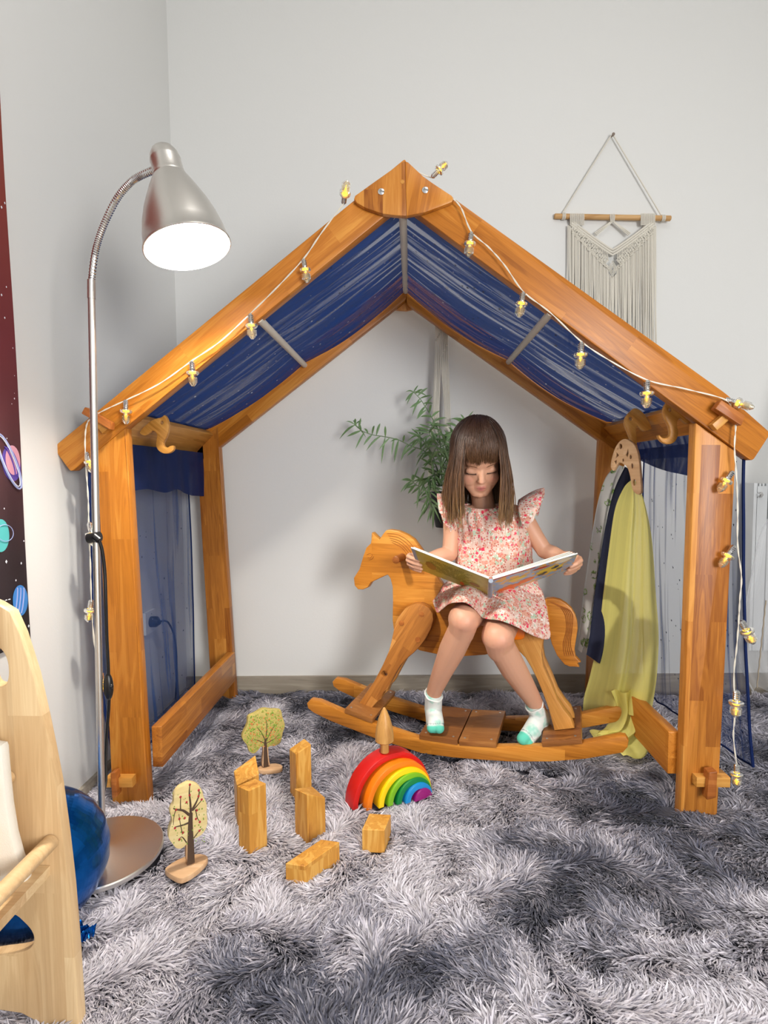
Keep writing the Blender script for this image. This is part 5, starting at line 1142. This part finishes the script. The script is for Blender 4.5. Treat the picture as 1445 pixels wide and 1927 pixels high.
def dressf(u, v):
    ph = 2*pi*u
    if v < .5: return ring(lerp(950, 1086, v/.5), ph)
    t = (v-.5)/.5; W_ = ring(1086, ph); H_ = hem(ph); f = max(0, math.sin(ph))
    M_ = V(lerp(W_.x, H_.x, .62), lerp(W_.y, H_.y, .60), lerp(W_.z, H_.z, .30)+.012*f)
    p = (1-t)**2*W_+2*t*(1-t)*M_+t*t*H_
    w_ = .007*t*(1-t)*2+.003*t; p = p+V(math.cos(ph), -math.sin(ph)*.5, .8)*w_*nz(math.cos(ph)*3.2+t, math.sin(ph)*3.2, t*2.2)*1.7
    return p
me = grid(dressf, 160, 90); do = mk('dress_cloth', me, M_DRESS, dress, sharp=None); me.polygons.foreach_set('use_smooth', [True]*len(me.polygons)); sd = do.modifiers.new('t', 'SOLIDIFY'); sd.thickness = .0014; sd.offset = 1
slv = [([(985,994,1.785),(977,972,1.785),(974,952,1.80),(977,940,1.86),(984,950,1.92),(990,978,1.93)], [(993,996,1.775),(1007,972,1.765),(1017,948,1.78),(1022,922,1.85),(1024,934,1.92),(1012,970,1.95)]),
 ([(858,1000,1.785),(862,975,1.785),(866,953,1.80),(862,941,1.86),(856,952,1.92),(850,985,1.93)], [(848,1003,1.775),(833,980,1.765),(825,957,1.78),(822,932,1.85),(823,944,1.92),(832,976,1.95)])]
for bs_, ou_ in slv:
    ba = cr([P(x, y, Y=Y) for x, y, Y in bs_], 12, False); oa = cr([P(x, y, Y=Y) for x, y, Y in ou_], 12, False)
    def slf(u, v):
        k = u*(len(ba)-1); i = min(int(k), len(ba)-2); a = ba[i].lerp(ba[i+1], k-i); o = oa[i].lerp(oa[i+1], k-i); n_ = V(0,-.4,.9)
        return a.lerp(o, v)+n_*(.010*math.sin(v*pi*.9)+.0055*math.sin(u*30)*v)
    me = grid(slf, 90, 12); so_ = mk('flutter_sleeve', me, M_DRESS, dress, sharp=None); me.polygons.foreach_set('use_smooth', [True]*len(me.polygons)); sd = so_.modifiers.new('t', 'SOLIDIFY'); sd.thickness = .0012
b = MB(); b.tube([ring(950.5, 2*pi*i/60)+V(0,0,.001) for i in range(60)], .0028, 8, closed=True); mk('neckline', b, M_DRESS, dress, sharp=None)

# socks
m, nt, N, L, bb = newmat('white mint sock'); at = N.new('ShaderNodeAttribute'); at.attribute_name = 'tone'; sp = N.new('ShaderNodeSeparateColor'); L.new(at.outputs['Color'], sp.inputs[0])
nn_ = N.new('ShaderNodeTexNoise'); nn_.inputs['Scale'].default_value = 26; tc = N.new('ShaderNodeTexCoord'); L.new(tc.outputs['Object'], nn_.inputs['Vector'])
r_ = ramp(N, [(.5, C('#dfe4e0')), (.66, C('#9ccfc0'))]); L.new(nn_.outputs['Fac'], r_.inputs[0]); x_ = N.new('ShaderNodeMix'); x_.data_type = 'RGBA'; L.new(sp.outputs[0], x_.inputs['Factor']); L.new(r_.outputs[0], x_.inputs['A']); x_.inputs['B'].default_value = C('#5cc3ab'); L.new(x_.outputs['Result'], bb.inputs['Base Color']); bb.inputs['Roughness'].default_value = .9; M_SOCK = m
def sock(caps, tipc, tdir, edge, cuff, shin):
    b = MB()
    for c in caps: b.capsule(*c)
    me = fuse(b, .0026, 3, 'sock'); c_ = np.empty(len(me.vertices)*3, np.float32); me.vertices.foreach_get('co', c_); c_ = c_.reshape(-1, 3)
    t = ((c_-np.array(tipc)) @ np.array(tdir)); a = np.ones((len(c_), 4), np.float32); a[:, 0] = np.clip((t+edge)/.003, 0, 1); ca = me.color_attributes.new('tone', 'FLOAT_COLOR', 'POINT'); ca.data.foreach_set('color', a.ravel())
    o = mk('sock', me, M_SOCK, girl, sharp=None); me.polygons.foreach_set('use_smooth', [True]*len(me.polygons))
    cc, ax_, r = cuff; q = ax_.to_track_quat('Z', 'Y').to_matrix(); bb2 = MB(); bb2.tube([cc+q @ V(r*math.cos(2*pi*i/28), r*math.sin(2*pi*i/28), .002*math.sin(i)) for i in range(28)], .0026, 8, closed=True); mk('cuff', bb2, M_SOCK_W, o); 
    # small lettering ring
    lb2 = MB(); e1 = Vector(tdir).orthogonal().normalized(); e2 = Vector(tdir).cross(e1); bv = BVHTree.FromPolygons([v.co.copy() for v in me.vertices], [tuple(p.vertices) for p in me.polygons])
    base_ = Vector(tipc)-Vector(tdir)*(edge+.005)
    for i in range(40):
        an = 2*pi*i/40; d = e1*math.cos(an)+e2*math.sin(an)
        if d.y > .1: continue
        h = bv.ray_cast(base_+d*.08, -d)
        if h[0]:
            p = h[0]+d*.0003; tt = Vector(tdir).cross(d)*.0011
            lb2.tube([p-Vector(tdir)*.0024+tt*(i % 3-1), p+Vector(tdir)*.0024*(1 if i % 2 else .2), p+tt+Vector(tdir)*.001], .0005, 4)
    mk('sock_lettering', lb2, plain('sock lettering', '#5a6e70', .8), o)
    return o
M_SOCK_W = plain('white sock rib', '#e8ebe6', .9, bump=.3, bscale=900)
tL = Q(819,1372,1.775); aL2 = Q(816,1318,1.825); d_ = (tL-aL2).normalized()
sock([(Q(816,1309,1.818), .0285, Q(815,1335,1.845), .0295), (Q(815,1335,1.845), .0285, Q(814,1362,1.835), .022), (Q(816,1340,1.83), .028, Q(820,1360,1.785), .027), (Q(820,1360,1.785), .027, Q(826,1370,1.765), .0175), (Q(818,1358,1.785), .026, Q(812,1370,1.765), .016), (Q(814,1360,1.835), .021, Q(818,1368,1.775), .020)],
     Q(820,1384,1.765), (Q(820,1384,1.76)-Q(817,1335,1.80)).normalized(), .028, (Q(816,1307,1.815), (AL-KL).normalized(), .0295), None)
tR = Q(986,1398,1.70)
sock([(Q(1007,1331,1.757), .028, Q(1018,1352,1.78), .029), (Q(1018,1352,1.78), .0275, Q(1020,1378,1.775), .0215), (Q(1014,1352,1.77), .028, Q(1000,1375,1.725), .027), (Q(1000,1375,1.725), .027, Q(984,1390,1.70), .019), (Q(1004,1378,1.725), .024, Q(994,1396,1.70), .015), (Q(1018,1378,1.77), .021, Q(998,1388,1.715), .019)],
     Q(976,1400,1.69), (Q(976,1402,1.69)-Q(1012,1358,1.75)).normalized(), .034, (Q(1005,1326,1.752), (AR-KR).normalized(), .0285), None)
# ================================================================ SHAG RUG
rug = empty('shag_rug', (.3, 1.4, FZ), 'grey long-pile shag rug with lighter and darker patches covering the floor', 'rug')
RX0, RX1, RY0, RY1 = WL+.022, 1.75, .5, 2.262
b = MB(); b.box((RX0, RY0, FZ+.0005), (RX1, RY1, FZ+.008)); mk('backing', b, plain('rug backing', '#4e4e58', .95), rug)
rng = np.random.default_rng(11)
def vnoise(x, y, seed):
    """smooth value noise"""
    g = np.random.default_rng(seed).random((64, 64)); xi = np.floor(x).astype(int); yi = np.floor(y).astype(int); fx = x-xi; fy = y-yi
    fx = fx*fx*(3-2*fx); fy = fy*fy*(3-2*fy); a = g[xi % 64, yi % 64]; b_ = g[(xi+1) % 64, yi % 64]; c = g[xi % 64, (yi+1) % 64]; d = g[(xi+1) % 64, (yi+1) % 64]
    return (a*(1-fx)+b_*fx)*(1-fy)+(c*(1-fx)+d*fx)*fy
NB = 430000
xs = rng.uniform(RX0, RX1, NB); ys = RY0+.05+(RY1-RY0-.05)*rng.random(NB)
# only what the camera surroundings can see, denser close by
vis = np.abs(xs+.04*ys) < .74*ys+.22
keep = vis & (rng.random(NB) < np.clip(1.25-.28*(ys-.6), .55, 1)) & (ys > .62)
# keep-out footprints
def kill(cond):
    global keep; keep &= ~cond
def kcirc(x, y, r): kill((xs-x)**2+(ys-y)**2 < r*r)
def kpoly(pts, m=0.0):
    c = np.mean(np.array([[p[0], p[1]] for p in pts]), 0); ins = np.ones(NB, bool)
    pp = [np.array([p[0], p[1]])+(np.array([p[0], p[1]])-c)/np.linalg.norm(np.array([p[0], p[1]])-c)*m for p in pts]; n = len(pp)
    ar = sum(pp[i][0]*pp[(i+1)%n][1]-pp[(i+1)%n][0]*pp[i][1] for i in range(n)); sg = 1 if ar > 0 else -1
    for i in range(n):
        a, b_ = pp[i], pp[(i+1) % n]; ins &= sg*((b_[0]-a[0])*(ys-a[1])-(b_[1]-a[1])*(xs-a[0])) > 0
    kill(ins)
kcirc(lb.x, lb.y, .129)
for o in list(COL.objects):
    if o.name.startswith('wooden_block'):
        pts = [o.matrix_basis @ v.co for v in o.data.vertices]; base = sorted(pts, key=lambda p: p.z)[:4]
        c = sum(base, Vector())/4; base.sort(key=lambda p: math.atan2(p.y-c.y, p.x-c.x)); kpoly(base, -.003)
for px_, r in (((353,1632), .024), ((505,1444), .018)):
    q = P(*px_, Z=.0); kpoly([(q.x-r*1.3, q.y-r*.8), (q.x+r*1.1, q.y-r*.8), (q.x+r*1.1, q.y+r*.9), (q.x-r*1.3, q.y+r*.9)])
for o in list(COL.objects):
    if o.name.startswith('rainbow_arch'):
        M_ = o.matrix_basis; R0 = max(abs(v.co.x) for v in o.data.vertices); kpoly([M_ @ V(-R0,0,-.05), M_ @ V(-R0,0,-.002), M_ @ V(R0,0,-.002), M_ @ V(R0,0,-.05)], -.002)
for v_ in (0, GAP-RT):
    a_ = HO+hv*v_-hu*.5; b_ = HO+hv*v_+hu*.34; kpoly([a_, b_, b_+hv*RT, a_+hv*RT], .004)
for x_, y_ in ((-.718,YF),(.72,YF),(-.675,YR),(.7,YR)): kpoly([(x_-.055,y_-.005),(x_+.055,y_-.005),(x_+.055,y_+.045),(x_-.055,y_+.045)])
xs = xs[keep]; ys = ys[keep]; n = len(xs)
zr = .020*np.clip((ys-1.5)/.5, 0, 1)
cl = vnoise(xs*9+3, ys*9, 1)*2*pi*1.6+vnoise(xs*24, ys*24, 2)*2.6        # lean direction: large swirls and clumps
lean = .75+.55*vnoise(xs*16, ys*16, 3)+rng.normal(0,.16,n)
dirn = cl+rng.normal(0,.38,n); ln = rng.uniform(.038,.056,n)*(.85+.3*vnoise(xs*7, ys*7, 6)); wd = rng.uniform(.0011,.0021,n)
dx = np.cos(dirn); dy = np.sin(dirn); sx_, sy_ = -dy, dx
fa_ = rng.uniform(-1,1,n)
lv_ = 5; co = np.zeros((n, lv_*2, 3), np.float32); zb_ = FZ+.004+zr
for k in range(lv_):
    t = k/(lv_-1); a = lean*t**.8; hor = ln*np.sin(a*.75)*t; ver = ln*np.cos(a*.95)*t*.72; w_ = wd*(1.0, 1.15, 1.1, .85, .15)[k]
    cx_ = xs+dx*hor+sx_*.004*fa_*np.sin(t*4); cy_ = ys+dy*hor+sy_*.004*fa_*np.sin(t*4); cz_ = zb_+ver
    for j, s_ in ((0,-1),(1,1)):
        co[:, k*2+j, 0] = cx_+s_*w_*sx_; co[:, k*2+j, 1] = cy_+s_*w_*sy_; co[:, k*2+j, 2] = cz_+s_*w_*fa_*.6
co[:, :, 0] = np.clip(co[:, :, 0], WL+.014, None); co[:, :, 1] = np.clip(co[:, :, 1], None, 2.275)
nq = lv_-1; f = np.zeros((n, nq, 4), np.int32); base = (np.arange(n)*lv_*2)[:, None]
for k in range(nq): f[:, k, :] = base+np.array([k*2, k*2+1, k*2+3, k*2+2])
me = bpy.data.meshes.new('pile'); me.vertices.add(n*lv_*2); me.vertices.foreach_set('co', co.ravel())
me.loops.add(n*nq*4); me.loops.foreach_set('vertex_index', f.ravel()); me.polygons.add(n*nq); me.polygons.foreach_set('loop_start', np.arange(0, n*nq*4, 4, dtype=np.int32))
me.update(calc_edges=True)
patch = .55*vnoise(xs*3.3+7, ys*3.3, 21)+.30*vnoise(xs*8, ys*8, 22)+.15*vnoise(xs*22, ys*22, 23)+rng.normal(0,.06,n)
cola = me.color_attributes.new('tone', 'FLOAT_COLOR', 'POINT'); arr = np.ones((n, lv_*2, 4), np.float32); tone = np.clip((patch-.26)/.34, 0, 1)
for c_ in range(3): arr[:, :, c_] = tone[:, None]
arr[:, :, 1] = rng.random(n)[:, None]
cola.data.foreach_set('color', arr.ravel()); me.polygons.foreach_set('use_smooth', np.ones(n*nq, bool))
m, nt, N, L, bb = newmat('rug pile'); at = N.new('ShaderNodeAttribute'); at.attribute_name = 'tone'; sp = N.new('ShaderNodeSeparateColor'); L.new(at.outputs['Color'], sp.inputs[0])
rp = ramp(N, [(0, C('#4c4e5e')), (.28, C('#7f7f8d')), (.62, C('#b7b3be')), (1, C('#dcd8df'))]); L.new(sp.outputs[0], rp.inputs[0])
hs2 = N.new('ShaderNodeHueSaturation'); mr = N.new('ShaderNodeMapRange'); mr.inputs['To Min'].default_value = .72; mr.inputs['To Max'].default_value = 1.2; L.new(sp.outputs[1], mr.inputs['Value']); L.new(mr.outputs[0], hs2.inputs['Value']); L.new(rp.outputs[0], hs2.inputs['Color']); L.new(hs2.outputs[0], bb.inputs['Base Color'])
bb.inputs['Roughness'].default_value = .5; bb.inputs['Specular IOR Level'].default_value = .35; bb.inputs['Sheen Weight'].default_value = .2
tr = N.new('ShaderNodeBsdfTranslucent'); L.new(hs2.outputs[0], tr.inputs[0]); ms = N.new('ShaderNodeMixShader'); ms.inputs[0].default_value = .25; L.new(bb.outputs[0], ms.inputs[1]); L.new(tr.outputs[0], ms.inputs[2]); L.new(ms.outputs[0], N['Material Output'].inputs['Surface'])
po = bpy.data.objects.new('pile', me); COL.objects.link(po); me.materials.append(m); po.parent = rug; po.matrix_parent_inverse = rug.matrix_basis.inverted(); po['kind'] = 'stuff'
print('blades', n)
